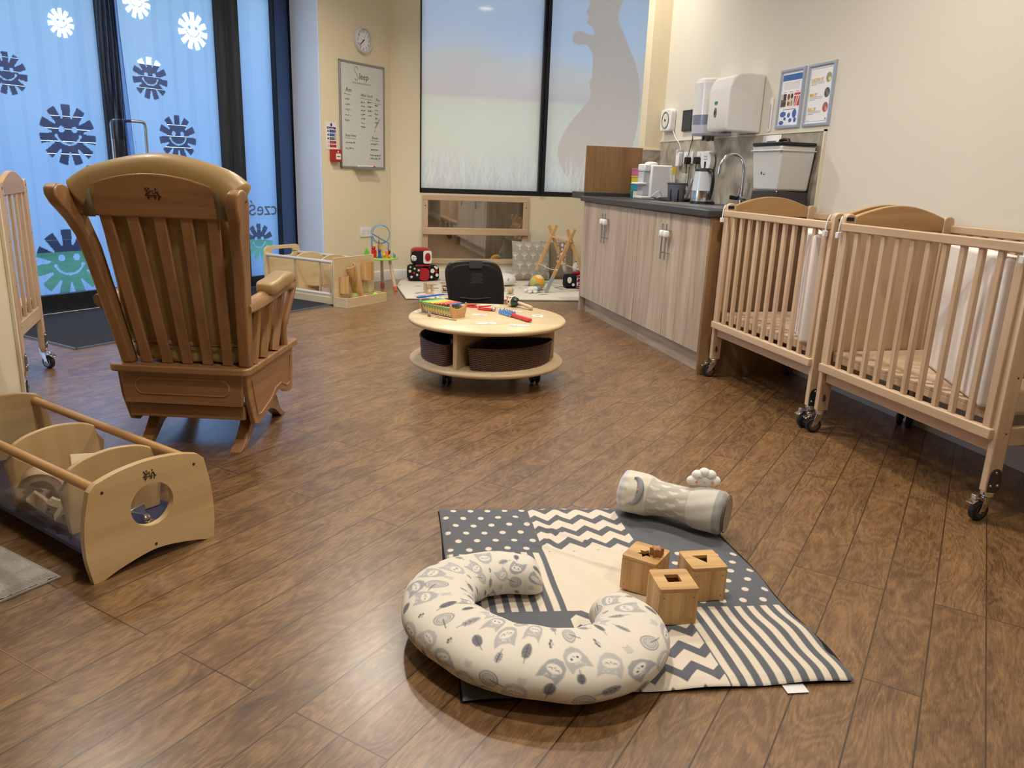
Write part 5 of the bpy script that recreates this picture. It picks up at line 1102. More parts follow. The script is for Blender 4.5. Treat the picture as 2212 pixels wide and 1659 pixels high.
for nm,mt_,shp in(('tree_piece',M_grn,'t'),('red_house',M_red2,'h'),('blue_figure',M_blu,'f'),('yellow_piece',M_yel,'y'),('orange_piece',M_org,'o')):
    b=MB(); z=.294
    if shp=='t': b.cyl((-.125,-.02,z),(-.125,-.02,z+.025),.006); b.prism([(-.03,0),(.03,0),(.018,.022),(.026,.024),(0,.072),(-.026,.024),(-.018,.022)],.008,M=fr((-.125,-.016,z+.015),(1,0,0),(0,0,1)))
    if shp=='h': b.bb(-.085,-.04,-.06,-.03,z,z+.07); b.ball((-.065,-.045,z+.085),.018,14,10)
    if shp=='f': b.cyl((-.012,-.07,z),(-.012,-.07,z+.05),.019,.012); b.ball((-.012,-.07,z+.066),.016,14,10); b.bb(-.04,.012,-.085,-.055,z,z+.006)
    if shp=='y': b.cyl((.012,.03,z),(.012,.03,z+.12),.014,.006); b.ball((.03,-.03,z+.02),.016,12,8); b.ball((-.05,.0,z+.10),.012,12,8)
    if shp=='o': b.cyl((.052,-.07,z),(.052,-.07,z+.055),.013); b.ball((.075,-.06,z+.012),.014,12,8); b.ball((.052,-.07,z+.06),.014,12,8)
    b.build(nm,mt_,bt,bevel=.001)
b=MB()
for k in range(4): b.box((.115+.014*(k%2),-.06+.022*k,.306),(.008,.016,.03 if k!=2 else .06))
b.build('teal_pegs',mat('teal_peg',(90,160,150),.5),bt); b=MB(); b.ball((.072,-.045,.345),(.016,.012,.022),12,8); b.build('dark_red_bead',mat('maroon',(110,20,26),.4),bt)
# ---------- far toy trolley  (local x = along wall u, y = away from the room)
M_clr=M_acry
fx=T('toy_storage_box','pale wooden rail-sided toy box standing on the dark mat','toy storage',(*UC(4.52,4.345),.0095),rz=PI/4)
Lb,Wb_=.78,.40
def endpanel(y,h,hole):
    P=[(0,0),(Wb_,0),(Wb_,h-.06)]+[(Wb_-.05+.05*math.cos(a),h-.05+.05*math.sin(a)) for a in np.linspace(0,PI/2,6)]+[(.05+.05*math.cos(a),h-.05+.05*math.sin(a)) for a in np.linspace(PI/2,PI,6)]
    b=MB(); b.prism(P,.018,M=fr((0,y+.018,0),(1,0,0),(0,0,1)),holes=[rr(.24,.055,.027,6,Wb_/2,h-.06)] if hole else []); b.build('end_panel',BI['x'],fx,bevel=.004)
endpanel(Lb-.018,.405,True); endpanel(0.0,.36,False)
for x in(.025,Wb_-.025):
    for z in(.335,.075):
        b=MB(); b.cyl((x,.005,z),(x,Lb-.01,z),.0135); b.build('rail',mat('silvered_wood_rail',(206,196,184),.35,var=.05),fx)
b=MB(); b.bb(.012,Wb_-.012,.018,Lb-.018,.055,.067); b.build('base_board',BI['y'],fx)
for x in (.006,Wb_-.016):
    b=MB(); b.bb(x,x+.010,.018,Lb-.018,.0,.055); b.build('side_skirt',BI['y'],fx,bevel=.002)
for y in(.18,.46):
    b=MB(); P=[(.03,.067),(Wb_-.03,.067),(Wb_-.03,.30)]+[(Wb_/2+(Wb_/2-.03)*math.cos(a),.30+.075*math.sin(a)) for a in np.linspace(.25,PI-.25,10)]+[(.03,.30)]
    b.prism(P,.012,M=fr((0,y,0),(1,0,0),(0,0,1))); b.build('divider',BI['x'],fx,bevel=.003)
for k,(x,y,z,r,lb) in enumerate([(.11,.30,.079,.06,'round wooden plate at the bottom of the toy box pile'),(.17,.37,.095,.062,'round wooden plate leaning on the pile in the toy box'),(.14,.34,.110,.06,'topmost round wooden plate in the toy box'),(.25,.28,.080,.05,'small round wooden plate at the back of the toy box')]):
    o=T('wooden_plate',lb,'wooden toy',(*UC(4.52+x,4.345+y),z),rot=(.12*(k-1),.1,k)); b=MB(); b.lathe([(0,-.006),(r*.8,-.006),(r,.004),(r,.008),(r*.78,-.001),(0,-.001)],n=26,cap=False); b.build('dish',BD['x'],o); b=MB(); b.tube([(r*.97*math.cos(a),r*.97*math.sin(a),.007) for a in np.linspace(0,2*PI,26,endpoint=False)],.002,n=5,closed=True); b.build('rim',BE['x'],o)
o=T('wooden_tray_toy','small wooden open box inside the front bay of the toy box','wooden toy',(*UC(4.545,4.39),.079),rz=PI/4); b=MB(); b.bb(0,.12,0,.10,0,.008); b.build('bottom',BD['x'],o); b=MB(); b.bb(0,.12,0,.008,.008,.055); b.bb(0,.12,.092,.10,.008,.055); b.bb(0,.008,.008,.092,.008,.055); b.bb(.112,.12,.008,.092,.008,.055); b.build('walls',BE['x'],o)
# ball-run board with tray in front of it
br_=T('ball_run_board','pale wooden ball-run board with three half tubes and a low tray','ball run toy',(*UC(4.50,4.175),0.0),rz=PI/4)
b=MB(); b.bb(0,.475,.135,.150,.0,.385); b.build('back_board',BI['x'],br_,bevel=.002)
b=MB(); b.bb(.0,.475,0,.012,0,.078); b.build('tray_front',BI['x'],br_,bevel=.0015); 
for x in(0,.463): b=MB(); b.bb(x,x+.012,.012,.134,0,.078); b.build('tray_side',BI['y'],br_,bevel=.0015)
b=MB(); b.bb(.012,.463,.012,.134,.002,.010); b.build('tray_floor',BI['x'],br_)
def half(p,q,r,flip=0,name='half_tube'):
    p=Vector(p);q=Vector(q);z=(q-p).normalized();y=Vector((0,1,0));x=y.cross(z).normalized();y2=z.cross(x); M=Matrix.Identity(4)
    for i in range(3): M[i][0]=x[i];M[i][1]=y2[i];M[i][2]=z[i];M[i][3]=p[i]
    O=[(r*math.cos(a),r*math.sin(a)) for a in np.linspace(PI,2*PI,14)]; I=[((r-.008)*math.cos(a),(r-.008)*math.sin(a)) for a in np.linspace(2*PI,PI,14)]
    b=MB(); b.prism(O+I,(q-p).length,M=M); return b.build(name,PN['z'],br_)
half((.10,.128,.10),(.10,.128,.235),.045); half((.265,.128,.075),(.165,.120,.315),.048); half((.375,.128,.185),(.375,.128,.335),.062)
b=MB(); b.bb(.335,.40,.128,.134,.08,.185); b.build('clear_chute',mat('pale_straw_acrylic',(206,190,140),.2),br_)
for (x,y,r,cc,lb) in((.17,.075,.045,(134,132,70),'large olive ball in the ball-run tray'),(.255,.065,.030,(200,90,50),'orange-red ball in the ball-run tray'),(.30,.08,.028,(236,196,60),'yellow ball in the ball-run tray'),(.345,.06,.024,(226,206,176),'small cream ball in the ball-run tray'),(.425,.08,.034,(160,214,70),'bright lime ball in the right end of the ball-run tray'),(.395,.055,.018,(60,70,130),'small dark blue ball beside the lime ball')):
    p_=Matrix.Translation((*UC(4.50,4.175),0))@Matrix.Rotation(PI/4,4,'Z')@Vector((x,y,.0105)); o=T('play_ball',lb,'ball',p_); b=MB(); b.ball((0,0,r),r,22,14); b.build('ball',mat('ball_%d_%d'%(cc[0],cc[1]),cc,.5,var=.12,vscale=20),o); b=MB(); b.tube([(1.0*r*math.cos(a),0,r+1.0*r*math.sin(a)) for a in np.linspace(0,2*PI,24,endpoint=False)],.0008,n=4,closed=True); b.build('seam',mat('seam_brown',(90,70,50),.8),o)
# ================= ROUND TABLE
TX,TY,TZ=.878,3.955,.338
tb=T('round_play_table','round pale birch play table with shelf base on castors','table',(TX,TY,0))
def disc(z0,z1,r):
    b=MB(); h=z1-z0; b.lathe([(0,z0),(r-.008,z0),(r-.002,z0+h*.25),(r,z0+h*.5),(r-.002,z0+h*.75),(r-.008,z1),(0,z1)],n=96,cap=False); return b
disc(TZ-.024,TZ,.419).build('tabletop',BI['x'],tb,ang=60); disc(.098,.122,.413).build('base_shelf',BI['x'],tb,ang=60)
DA=[math.radians(a) for a in(232,351,108)]
for a in DA:
    d=Vector((math.cos(a),math.sin(a),0)); n_=Vector((-d.y,d.x,0)); b=MB(); b.prism([(0.0,0),(.352,0),(.352,TZ-.146),(0.0,TZ-.146)],.022,M=fr(d*.012+n_*.011+Vector((0,0,.122)),d,(0,0,1))); b.build('divider',BI['z'],tb,bevel=.002)
for k,(x,y) in enumerate([(-.24,-.10),(.235,-.12),(-.2,.2),(.2,.2)]):
    b=MB(); b.cyl((x,y,.062),(x,y,.098),.014); b.box((x,y,.052),(.036,.036,.036)); c_=b.build('castor',M_blk,tb,bevel=.004)
    b=MB()
    for s_ in(-1,1): b.lathe([(.006,-.010),(.030,-.010),(.034,-.004),(.034,.004),(.028,.010),(.006,.011)],M=fr((x+.004+s_*.0145,y-.012,.0345),(0,1,0),(0,0,1),(1,0,0)),n=22)
    b.build('twin_wheel',mat('castor_navy_black',(20,24,34),.3),c_)
# wicker baskets: wedge outlines, woven
def wicker():
    m,n,b=nt('dark_wicker'); at=node(n,'ShaderNodeAttribute',attribute_name='Col'); L(n,at,'Color',b,'Base Color'); b.inputs['Roughness'].default_value=.45; return m
M_wick=wicker()
def basket(label,a0,a1,r,h=.108,fill=True,lab=False):
    o=T('wicker_basket',label,'basket',(TX,TY,.1225)); g=.036
    pts=[]; N=26; off=.05
    am=(a0+a1)/2; cx_,cy_=.055*math.cos(am),.055*math.sin(am)
    arc=[(r*math.cos(a),r*math.sin(a)) for a in np.linspace(a0+.16,a1-.16,9)]
    pts=[(cx_+.02*math.cos(a0),cy_+.02*math.sin(a0))]+[(r*.55*math.cos(a0+.20),r*.55*math.sin(a0+.20))]+[(r*.88*math.cos(a0+.12),r*.88*math.sin(a0+.12))]+arc+[(r*.88*math.cos(a1-.12),r*.88*math.sin(a1-.12))]+[(r*.55*math.cos(a1-.20),r*.55*math.sin(a1-.20))]
    C_=spl([(x,y,0) for x,y in pts],12,True); nu=len(C_)*3
    P=np.array([(p.x,p.y) for p in C_]); seg=np.hypot(*(np.roll(P,-1,0)-P).T); cum=np.concatenate([[0],np.cumsum(seg)]); Lt=cum[-1]; nu=int(Lt/.0035); 
    s_=np.linspace(0,Lt,nu,endpoint=False); PX=np.interp(s_,cum,np.append(P[:,0],P[0,0])); PY=np.interp(s_,cum,np.append(P[:,1],P[0,1]))
    nv=96; cen=P.mean(0); dX=PX-cen[0];dY=PY-cen[1];dl=np.hypot(dX,dY);
    nst=int(Lt/.022)//2*2
    def fn(U,V):
        row=np.floor(V*19); ph=(row%2)*PI; w_=np.sin(U*nst*PI+ph)*.0022+np.abs(np.sin(V*19*PI))*.0014; sc=1-.06*(1-V); q=(U*nu).astype(int)%nu
        return cen[0]+dX[q]*sc+dX[q]/dl[q]*w_, cen[1]+dY[q]*sc+dY[q]/dl[q]*w_, V*h
    us=np.linspace(0,1,nu,endpoint=False);vs=np.linspace(0,1,nv);U,V=np.meshgrid(us,vs); row=np.floor(V*19); k=(.5+.5*np.sin(U*nst*PI+(row%2)*PI))**.6; e=np.abs(np.sin(V*19*PI))**.7
    base=np.array(rgb(40,22,16)[:3]); hi=np.array(rgb(118,80,60)[:3]); t=(k*e)[...,None]; col=(base*(1-t)+hi*t).astype(np.float32)
    grid('woven_side',nu,nv,fn,M_wick,o,col,closeu=True,solid=.004)
    b=MB(); b.tube([(cen[0]+dX[i],cen[1]+dY[i],h+.003+.0018*math.sin(i*.9)) for i in range(0,nu,3)],.0055,n=7,closed=True); b.build('plaited_rim',mat('dark_wicker_rim',(66,40,30),.45,var=.4,vscale=120),o)
    b=MB(); b.prism([(cen[0]+dX[i]*.93,cen[1]+dY[i]*.93) for i in range(0,nu,4)],.004,M=Matrix.Translation((0,0,.001))); b.build('basket_floor',mat('dark_wicker_rim',(66,40,30),.45),o)
    if fill:
        b=MB(); b.prism([(cen[0]+dX[i]*.90,cen[1]+dY[i]*.90) for i in range(0,nu,4)],.004,M=Matrix.Translation((0,0,.082))); b.build('black_liner',mat('black_cloth',(10,10,12),.9),o)
    if lab:
        a=a0+.72; b=MB(); b.prism([(-.03,0),(.03,0),(.03,.08),(-.03,.08)],.001,M=fr(((r+.012)*math.cos(a),(r+.012)*math.sin(a),.035),(-math.sin(a),math.cos(a),0),(.1*math.cos(a),.1*math.sin(a),1))); b.build('picture_label',mat('label_card',(176,176,190),.5),o)
    return o
basket('dark brown wicker basket on the left side of the round table shelf',DA[2]+.05,DA[0]-.05,.355,fill=False,lab=False)
basket('dark brown wicker basket in the front bay of the round table',DA[0]+.05,DA[1]-.05,.350)
basket('dark brown wicker basket at the back right of the round table',DA[1]+.05-2*PI,DA[2]-.05,.365)
o=T('grey_card_box','small grey box lying inside the left wicker basket','box',(TX-.155,TY-.085,.1285),rz=.6); b=MB(); b.bb(-.03,.03,-.015,.05,0,.10); b.build('carton',mat('grey_card',(120,124,124),.8),o,bevel=.002); b=MB(); b.bb(-.031,.031,-.016,.051,.098,.102); b.build('lid',mat('grey_card',(120,124,124),.8),o)
# toys on top
Z0=TZ+.0005
xy=T('xylophone','rainbow toy xylophone with painted wooden ends on the round table','toy instrument',(.582,4.112,Z0),rz=math.radians(-56))
# local x along length, y across
XW=wood('toy_wood',(196,150,100),(218,176,128),'x')
Lx=.235
for x in(0,Lx):
    P=[(p.x,p.y) for p in spl([(-.058,.072,0),(-.052,.076,0),(-.046,.06,0),(0,.046,0),(.046,.06,0),(.052,.076,0),(.058,.072,0),(.056,.045,0),(.045,.01,0),(.035,0,0),(-.035,0,0),(-.045,.01,0),(-.056,.045,0)],3,True)]
    b=MB(); b.prism(P,.010,M=fr((x-.005,0,0),(0,1,0),(0,0,1))); b.build('end_plate',XW,xy,bevel=.002)
for s_,mt_ in((-1,0),(1,0)):
    cv=Canvas(Lx-.01,.052,900,(232,226,206)); random.seed(4)
    for k in range(11):
        x=.012+k*.0205; cv.ell(x,.024,.0075,.017,(236,206,60)); cv.ell(x+.008,.036,.008,.010,(96,170,96)); cv.ell(x-.001,.044,.005,.004,(90,160,190)); cv.ell(x+.002,.006,.0035,.0045,(70,40,50))
    cv.flat('painted_side',lambda x,y,s_=s_:(.005+x,s_*(.036+.016*np.minimum(1,y/.05)),.006+y),painted('toy_paint',.35,coat=.3),xy,solid=.004)
b=MB(); b.bb(.005,Lx-.005,-.034,.034,.004,.012); b.build('base_slat',XW,xy)
cols=[(60,160,90),(150,206,70),(190,214,70),(246,214,50),(240,150,30),(226,80,30),(206,44,30),(24,70,170)]
for k,cc in enumerate(cols):
    x=.018+k*.0285; w_=.066+.006*(7-k); b=MB(); b.box((x,0,.064+.001*k),(.023,w_*1.5 if k<7 else .085,.007)); br2=b.build('tone_bar',mat('tone_%d'%k,cc,.22,coat=.5),xy,bevel=.003)
    b=MB()
    for s_ in(-1,1): b.cyl((x,s_*.03,.067),(x,s_*.03,.0705),.003,n=8)
    b.build('pin',M_chrome,br2)
b=MB(); b.box((-.024,.040,.079),(.024,.19,.007)); b.build('loose_blue_bar',mat('loose_bar_blue',(34,84,180),.22),xy,bevel=.003)
def stick(name,label,cat,p,q,r,rb,m1,m2,z=Z0):
    d=Vector((q[0]-p[0],q[1]-p[1],0)); o=T(name,label,cat,(p[0],p[1],z),rz=math.atan2(d.y,d.x)); b=MB(); b.cyl((0,0,rb),(d.length,0,r+.0),r); b.build('stick',m1,o); b=MB(); b.ball((0,0,rb),(rb*.9,rb,rb),16,12); b.build('head',m2,o); return o
stick('xylophone_mallet','wooden mallet lying in front of the xylophone','mallet',(.568,3.965),(.690,3.838),.0035,.012,BE['x'],mat('mallet_ball',(158,124,92),.5))
ma=T('maraca','painted wooden maraca with green band near the table edge','maraca',(1.095,4.245,Z0+.030),rot=(0,0,math.radians(-58)))
Mm=fr((0,0,0),(0,1,0),(0,0,1),(1,0,0))@Matrix.Rotation(-.0,4,'Y')
b=MB(); b.lathe([(0,-.045),(.015,-.042),(.027,-.028),(.031,-.008),(.030,.002)],M=Mm,n=28,cap=False); b.build('head',wood('maraca_wood',(222,186,144),(236,204,166),'x',coat=.5),ma)
b=MB(); b.lathe([(.0301,.002),(.027,.018),(.020,.030),(.012,.036),(0,.036)],M=Mm,n=28,cap=False); b.build('green_band',mat('dark_green_gloss',(16,50,40),.2,coat=.5),ma)
b=MB(); b.cyl((.034,0,0),(.135,0,-.016),.0075,.012); b.ball((.135,0,-.017),(.013,.0125,.0125),14,10); b.build('handle',BE['x'],ma)
b=MB(); b.ball((-.030,-.012,.012),(.012,.012,.012),14,10); b.build('pink_tip',mat('magenta_paint',(190,60,120),.3),ma); b=MB(); b.box((-.005,-.018,.0225),(.020,.008,.004),rot=(.7,0,.3)); b.box((-.012,-.030,.0),(.014,.003,.010),rot=(0,0,.2)); b.build('painted_marks',M_blk,ma)
M_rp=mat('red_gloss_plastic',(214,34,38),.25,coat=.4)
cl=T('red_castanet_clapper','red plastic clapper toy on the round table behind the jingle stick','toy instrument',(.895,4.145,Z0),rz=math.radians(-38))
b=MB(); b.prism([(-.03,-.014),(.02,-.016),(.055,-.012),(.055,.012),(.02,.016),(-.03,.014)],.012); b.build('body',M_rp,cl,bevel=.004); b=MB(); b.prism([(-.03,-.013),(.045,-.013),(.045,.013),(-.03,.013)],.006,M=Matrix.Translation((0,0,.018))@Matrix.Rotation(-.14,4,'Y')); b.build('flap',M_rp,cl,bevel=.002)
b=MB(); b.ball((.066,-.0,.012),(.012,.013,.012),14,10); b.build('bell',M_steel,cl)
js=T('jingle_stick','red handled jingle bell stick with silver jingles lying on the table','toy instrument',(.970,4.03,Z0),rz=math.radians(-70))
b=MB(); b.prism([(p.x,p.y) for p in spl([(.0,-.012,0),(.09,-.013,0),(.13,-.011,0),(.22,-.013,0),(.27,-.013,0),(.282,0,0),(.27,.013,0),(.22,.013,0),(.13,.011,0),(.09,.013,0),(0,.012,0),(-.01,0,0)],3,True)],.016,M=Matrix.Translation((0,0,.004))); b.build('handle',M_rp,js,bevel=.005)
b=MB()
for k in range(5):
    for s_ in(-1,1): b.lathe([(.004,-.002),(.014,-.0015),(.015,.0),(.014,.0015),(.004,.002)],M=fr((.012+.024*k,s_*.013,.0155),(1,0,0),(0,.25,1)),n=16)
b.build('jingle',M_chrome,js)
rd=T('red_scoop','red plastic castanet half lying behind the xylophone','toy instrument',(.845,4.25,Z0),rz=-.9); b=MB(); b.prism([(-.04,-.02),(.03,-.022),(.05,0),(.03,.022),(-.04,.02)],.008); b.build('shell',M_rp,rd,bevel=.003); b=MB(); b.prism([(-.035,-.018),(.028,-.018),(.045,0),(.028,.018),(-.035,.018)],.006,M=Matrix.Translation((0,0,.0085))@Matrix.Rotation(-.16,4,'Y')); b.build('hinged_half',M_rp,rd,bevel=.002)
tu=T('blue_hand_bell','blue rod with pale wooden ends lying at the far edge of the table','toy instrument',(.66,4.27,Z0),rz=.35); b=MB(); b.cyl((-.04,0,.012),(.05,0,.012),.012); b.build('tube',M_blu,tu,bevel=.002); b=MB(); b.cyl((-.06,0,.012),(-.041,0,.012),.013); b.cyl((.051,0,.012),(.068,0,.012),.013); b.build('wooden_end',BE['x'],tu)
# picture stickers on the table top
def sticker(x,y,w,h,rz,seed,label):
    random.seed(seed); cv=Canvas(w,h,700,(232,230,222))
    for k in range(7):
        c=random.choice([(70,80,90),(150,90,80),(120,140,150),(210,180,120),(190,60,60),(90,110,80)]); x0=random.uniform(.15,.85)*w; y0=random.uniform(.25,.75)*h; cv.line([(x0,y0),(x0+random.uniform(-.3,.3)*w,y0+random.uniform(-.2,.2)*h)],random.uniform(.002,.006),c)
    o=T('picture_card',label,'card',(x,y,Z0),rz=rz); cv.flat('print',lambda a,c:(a-w/2,c-h/2,.0012+0*a),painted('card_print',.35,coat=.3),o); b=MB(); b.bb(-w/2-.001,w/2+.001,-h/2-.001,h/2+.001,0,.001); b.build('card',M_wht,o)
for a in[(1.155,3.95,.055,.075,-.2,1,'small picture card near the right edge of the round table'),(.985,3.70,.10,.05,-.25,2,'picture card with red marks at the front edge of the table'),(.83,3.76,.10,.055,-.1,3,'picture card in front of the xylophone end'),(.845,4.00,.075,.055,-.2,4,'picture card between xylophone and red clapper'),(.545,4.08,.09,.04,-.35,5,'picture card left of the xylophone'),(.965,4.30,.11,.04,-.2,6,'dark figure picture card at the back of the table'),(1.06,4.10,.09,.035,-.35,7,'picture card beside the jingle stick')]: sticker(*a)
# ================= NEAR-LEFT TOY BOX
az=math.radians(41.7)
nb=T('toy_storage_box','birch toy box with round hole and clear sides in the left foreground','toy storage',(-.588,2.005,0),rz=az)
BX={a:wood('birch_toybox',(196,164,114),(220,190,140),a,sc=5,coat=.35,rough=.36,contrast=.8,stretch=.05) for a in'xyz'}
NW,NL=.355,.93
def nend(y,hole,name):
    P=[(p.x,p.y) for p in spl([(0,0,0),(-.012,.08,0),(-.008,.17,0),(.012,.255,0)],5)]+[(p.x,p.y) for p in spl([(.030,.272,0),(.09,.288,0),(NW/2,.296,0),(NW-.09,.288,0),(NW-.030,.272,0)],5)]+[(p.x,p.y) for p in spl([(NW-.012,.255,0),(NW+.004,.17,0),(NW+.010,.08,0),(NW+.004,0,0)],5)]
    P+=[(p.x,p.y) for p in spl([(NW-.02,0,0),(NW-.08,.018,0),(NW/2,.034,0),(.08,.018,0),(.025,0,0)],6)]
    b=MB(); b.prism(P,.020,M=fr((0,y+.020,0),(1,0,0),(0,0,1)),holes=[circ(.062,40,NW/2,.168)] if hole else []); o=b.build(name,BX['x'],nb,bevel=.0065,seg=4,ang=30)
    if hole:
        b=MB()
        for (x,z) in((.045,.245),(NW-.045,.245),(NW/2,.048)): b.cyl((x,y-.0008,z),(x,y+.002,z),.0042,n=12)
        b.build('screw_hole',M_screw,o)
    return o
ep=nend(0,True,'end_panel'); nend(NL,False,'far_end_panel')
pictogram('pictogram_mark',fr((NW/2-.020,-.0007,.238),(1,0,0),(0,0,1)),.036,ep,mat('burnt_mark',(52,24,10),.7))
for x in(.040,NW-.040):
    b=MB(); b.cyl((x,.018,.250),(x,NL,.250),.0135,n=22); b.build('rail',wood('rail_birch',(190,142,88),(214,168,112),'y',coat=.3),nb)
b=MB(); b.bb(.02,NW-.02,.02,NL,.052,.064); b.build('base_board',mat('blue_grey_base',(58,62,96),.5),nb)
for y,h in((.19,.262),(.505,.262)):
    P=[(.045,.064),(NW-.045,.064),(NW-.030,.20),(NW-.050,.225)]+[(p.x,p.y) for p in spl([(NW-.058,.256,0),(NW-.10,.274,0),(NW/2,.284,0),(.10,.274,0),(.058,.256,0)],5)]+[(.050,.225),(.030,.20)]
    b=MB(); b.prism(P,.014,M=fr((0,y+.014,0),(1,0,0),(0,0,1))); b.build('divider',BX['z'],nb,bevel=.004,seg=3)
for x in(.030,NW-.030):
    b=MB(); b.bb(x-.0015,x+.0015,.022,NL-.002,.066,.236); b.build('clear_side',M_acry,nb)
MN=Matrix.Translation((-.588,2.005,0))@Matrix.Rotation(az,4,'Z')
def inbox(name,label,x,y,z,rot,cat='wooden block'):
    o=T(name,label,cat,(0,0,0)); o.matrix_world=MN@Matrix.Translation((x,y,z))@Euler(rot).to_matrix().to_4x4(); return o
def arch(o,R,r,t,mt,inner=None):
    P=[(R*math.cos(a),R*math.sin(a)) for a in np.linspace(0,PI,22)]+[(r*math.cos(a),r*math.sin(a)) for a in np.linspace(PI,0,18)]
    b=MB(); b.prism(P,t,M=fr((0,t/2,0),(1,0,0),(0,0,1))); b.build('arch_body',mt,o,bevel=.002)
    b=MB(); b.tube([(R*.98*math.cos(a),-t/2,R*.98*math.sin(a)) for a in np.linspace(0,PI,16)],.0012,n=5); b.build('edge_line',BD['x'],o)
o=inbox('arch_block','wooden arch block with yellow inset in the toy box bay',.085,.42,.135,(.15,.35,-.55)); arch(o,.060,.036,.055,BE['x']); b=MB(); b.prism([(.035*math.cos(a),.035*math.sin(a)) for a in np.linspace(0,PI,18)],.006,M=fr((0,.0,0),(1,0,0),(0,0,1))); b.build('yellow_inset',mat('amber_panel',(176,150,56),.4),o)
o=inbox('arch_block','pale wooden ring block leaning on the near divider',.095,.315,.165,(.35,2.4,-.35)); arch(o,.062,.040,.026,BI['x'])
o=inbox('arch_block','second wooden ring block under the pale ring block',.10,.335,.130,(.5,2.5,-.35)); arch(o,.060,.038,.024,BE['x'])
for k,(x,y,z,rot,d,lb) in enumerate([(.10,.455,.088,(.2,.9,-.5),(.11,.03,.045),'flat wooden plank block leaning in the toy box'),(.065,.345,.095,(0,.85,-.45),(.13,.024,.034),'long wooden plank block sliding down by the near divider'),(.20,.32,.10,(.3,.2,.4),(.09,.06,.06),'chunky wooden block at the back of the toy box bay'),(.16,.42,.10,(.1,.3,.2),(.08,.06,.05),'short wooden block beside the arch'),(.19,.30,.185,(.9,.15,-.25),(.14,.11,.018),'flat wooden board with slot on top of the pile'),(.09,.455,.092,(0,-.3,1.2),(.07,.03,.05),'small wooden block by the far divider')]):
    o=inbox('wooden_block',lb,x,y,z,rot); b=MB(); b.box((0,0,0),d); b.build('block',(BE if k%2 else BI)['x'],o,bevel=.003); b=MB(); b.prism(rr(.022,.005,.002,3),.0012,M=fr((0,-d[1]/2-.0002,0),(1,0,0),(0,0,1))); b.build('carved_slot',M_screw,o)
o=inbox('bridge_block','small hollow wooden bridge block against the near divider',.075,.262,.100,(.1,.6,-.35)); b=MB(); b.prism([(-.025,-.025),(.025,-.025),(.025,.02),(.012,.030),(-.012,.030),(-.025,.02)],.04,M=fr((0,.02,0),(1,0,0),(0,0,1)),holes=[rr(.024,.022,.003,2,0,-.002)]); b.build('block',BI['x'],o,bevel=.002); b=MB(); b.box((0,-.0206,.018),(.012,.001,.003)); b.build('carved_slot',M_screw,o)
o=inbox('steel_bracket','small shiny steel bracket seen through the round hole','bracket'if 0 else .145,.115,.064,(0,0,.3),'bracket') if False else inbox('steel_bracket','small shiny steel bracket seen through the round hole',.205,.105,.0645,(0,0,.35),'bracket')
b=MB(); b.bb(-.03,.035,.02,.023,0,.05); b.bb(-.03,-.027,-.03,.02,0,.05); b.bb(-.03,.035,-.03,.023,0,.003); b.build('plate',M_chrome,o,bevel=.001); b=MB(); b.ball((.004,-.006,.018),(.016,.014,.014),16,10); b.build('bolt_head',M_chrome,o)
# grey fluffy mat at the lower left
gm=T('grey_bath_mat','pale grey fluffy mat on the floor at the left edge','rug',(-.70,2.085,0),rz=math.radians(44))
def gf(U,V):
    return -U*.9, -V*.0+ (V-1)*.0+ (-(1-V)*0), 0*U
M_fl2=mat('pale_grey_pile',(172,166,158),.98,var=.25,vscale=14,bump=1.0,bscale=260,bdist=.006,sheen=.4)
rsn=np.random.RandomState(3)
nzx=rsn.rand(150,110)*.004
grid('pile',150,110,lambda U,V:(-.52*V+ .0*U, .0+ (U*.7) ,np.where((U>.02)&(U<.98)&(V>.02)&(V<.98),.016,.004)+nzx.T+.003*np.sin(U*9)*np.sin(V*7)),M_fl2,gm)
gm.location=(-.690,2.060,.001); gm.rotation_euler=(0,0,math.radians(45))
b=MB(); b.bb(-.525,.006,-.006,.706,0,.004); b.build('backing',mat('grey_backing',(160,156,148),.8),gm)
# ================= PATCHWORK MAT
A_=np.array([.271,1.354]);B_=np.array([1.148,1.253]);C2=np.array([1.215,2.165]);D_=np.array([.366,2.30])
G_=(92,95,102); Cr=(222,210,192)
SZ=.90; cv=Canvas(SZ,SZ,560,G_); c3=SZ/3
def clip_patch(ix,iy,draw):
    sub=Canvas(c3,c3,560,G_); draw(sub); x0=int(round(ix*c3*560));y0=int(round(iy*c3*560)); h,w2=sub.a.shape[:2]; h=min(h,cv.ny-y0); w2=min(w2,cv.nx-x0); cv.a[y0:y0+h,x0:x0+w2]=sub.a[:h,:w2]
def dots(s_):
    for r_ in range(6):
        for q in range(6): s_.ell(.018+q*.058+(r_%2)*.029,.022+r_*.050,.0098,.0098,Cr)
def stripes(s_):
    s_.rect(-.01,.31,-.01,c3+.01,G_)
    for k in range(8): s_.rect(.005+k*.037,.005+k*.037+.0185,-.005,c3-.004,Cr)
def chev(s_):
    s_.rect(-.1,.5,-.1,.5,Cr)
    for r_ in range(-1,5):
        P=[(x*.0375-.02,.03+r_*.078+(.036 if x%2 else 0)) for x in range(11)]; s_.line(P,.024,G_) if False else s_.poly([(x,y+.017) for x,y in P]+[(x,y-.017) for x,y in P[::-1]],G_)
clip_patch(0,2,dots); clip_patch(2,1,dots); clip_patch(0,1,stripes); clip_patch(2,0,stripes); clip_patch(1,2,chev); clip_patch(1,0,chev)
clip_patch(1,1,lambda s_:s_.rect(-1,1,-1,1,(222,210,190)))
cv.rect(.0,.012,0,SZ,(100,102,108),.6)
pm=T('patchwork_play_mat','grey and cream patchwork padded play mat with dots, zigzags and stripes','play mat',(0,0,0))
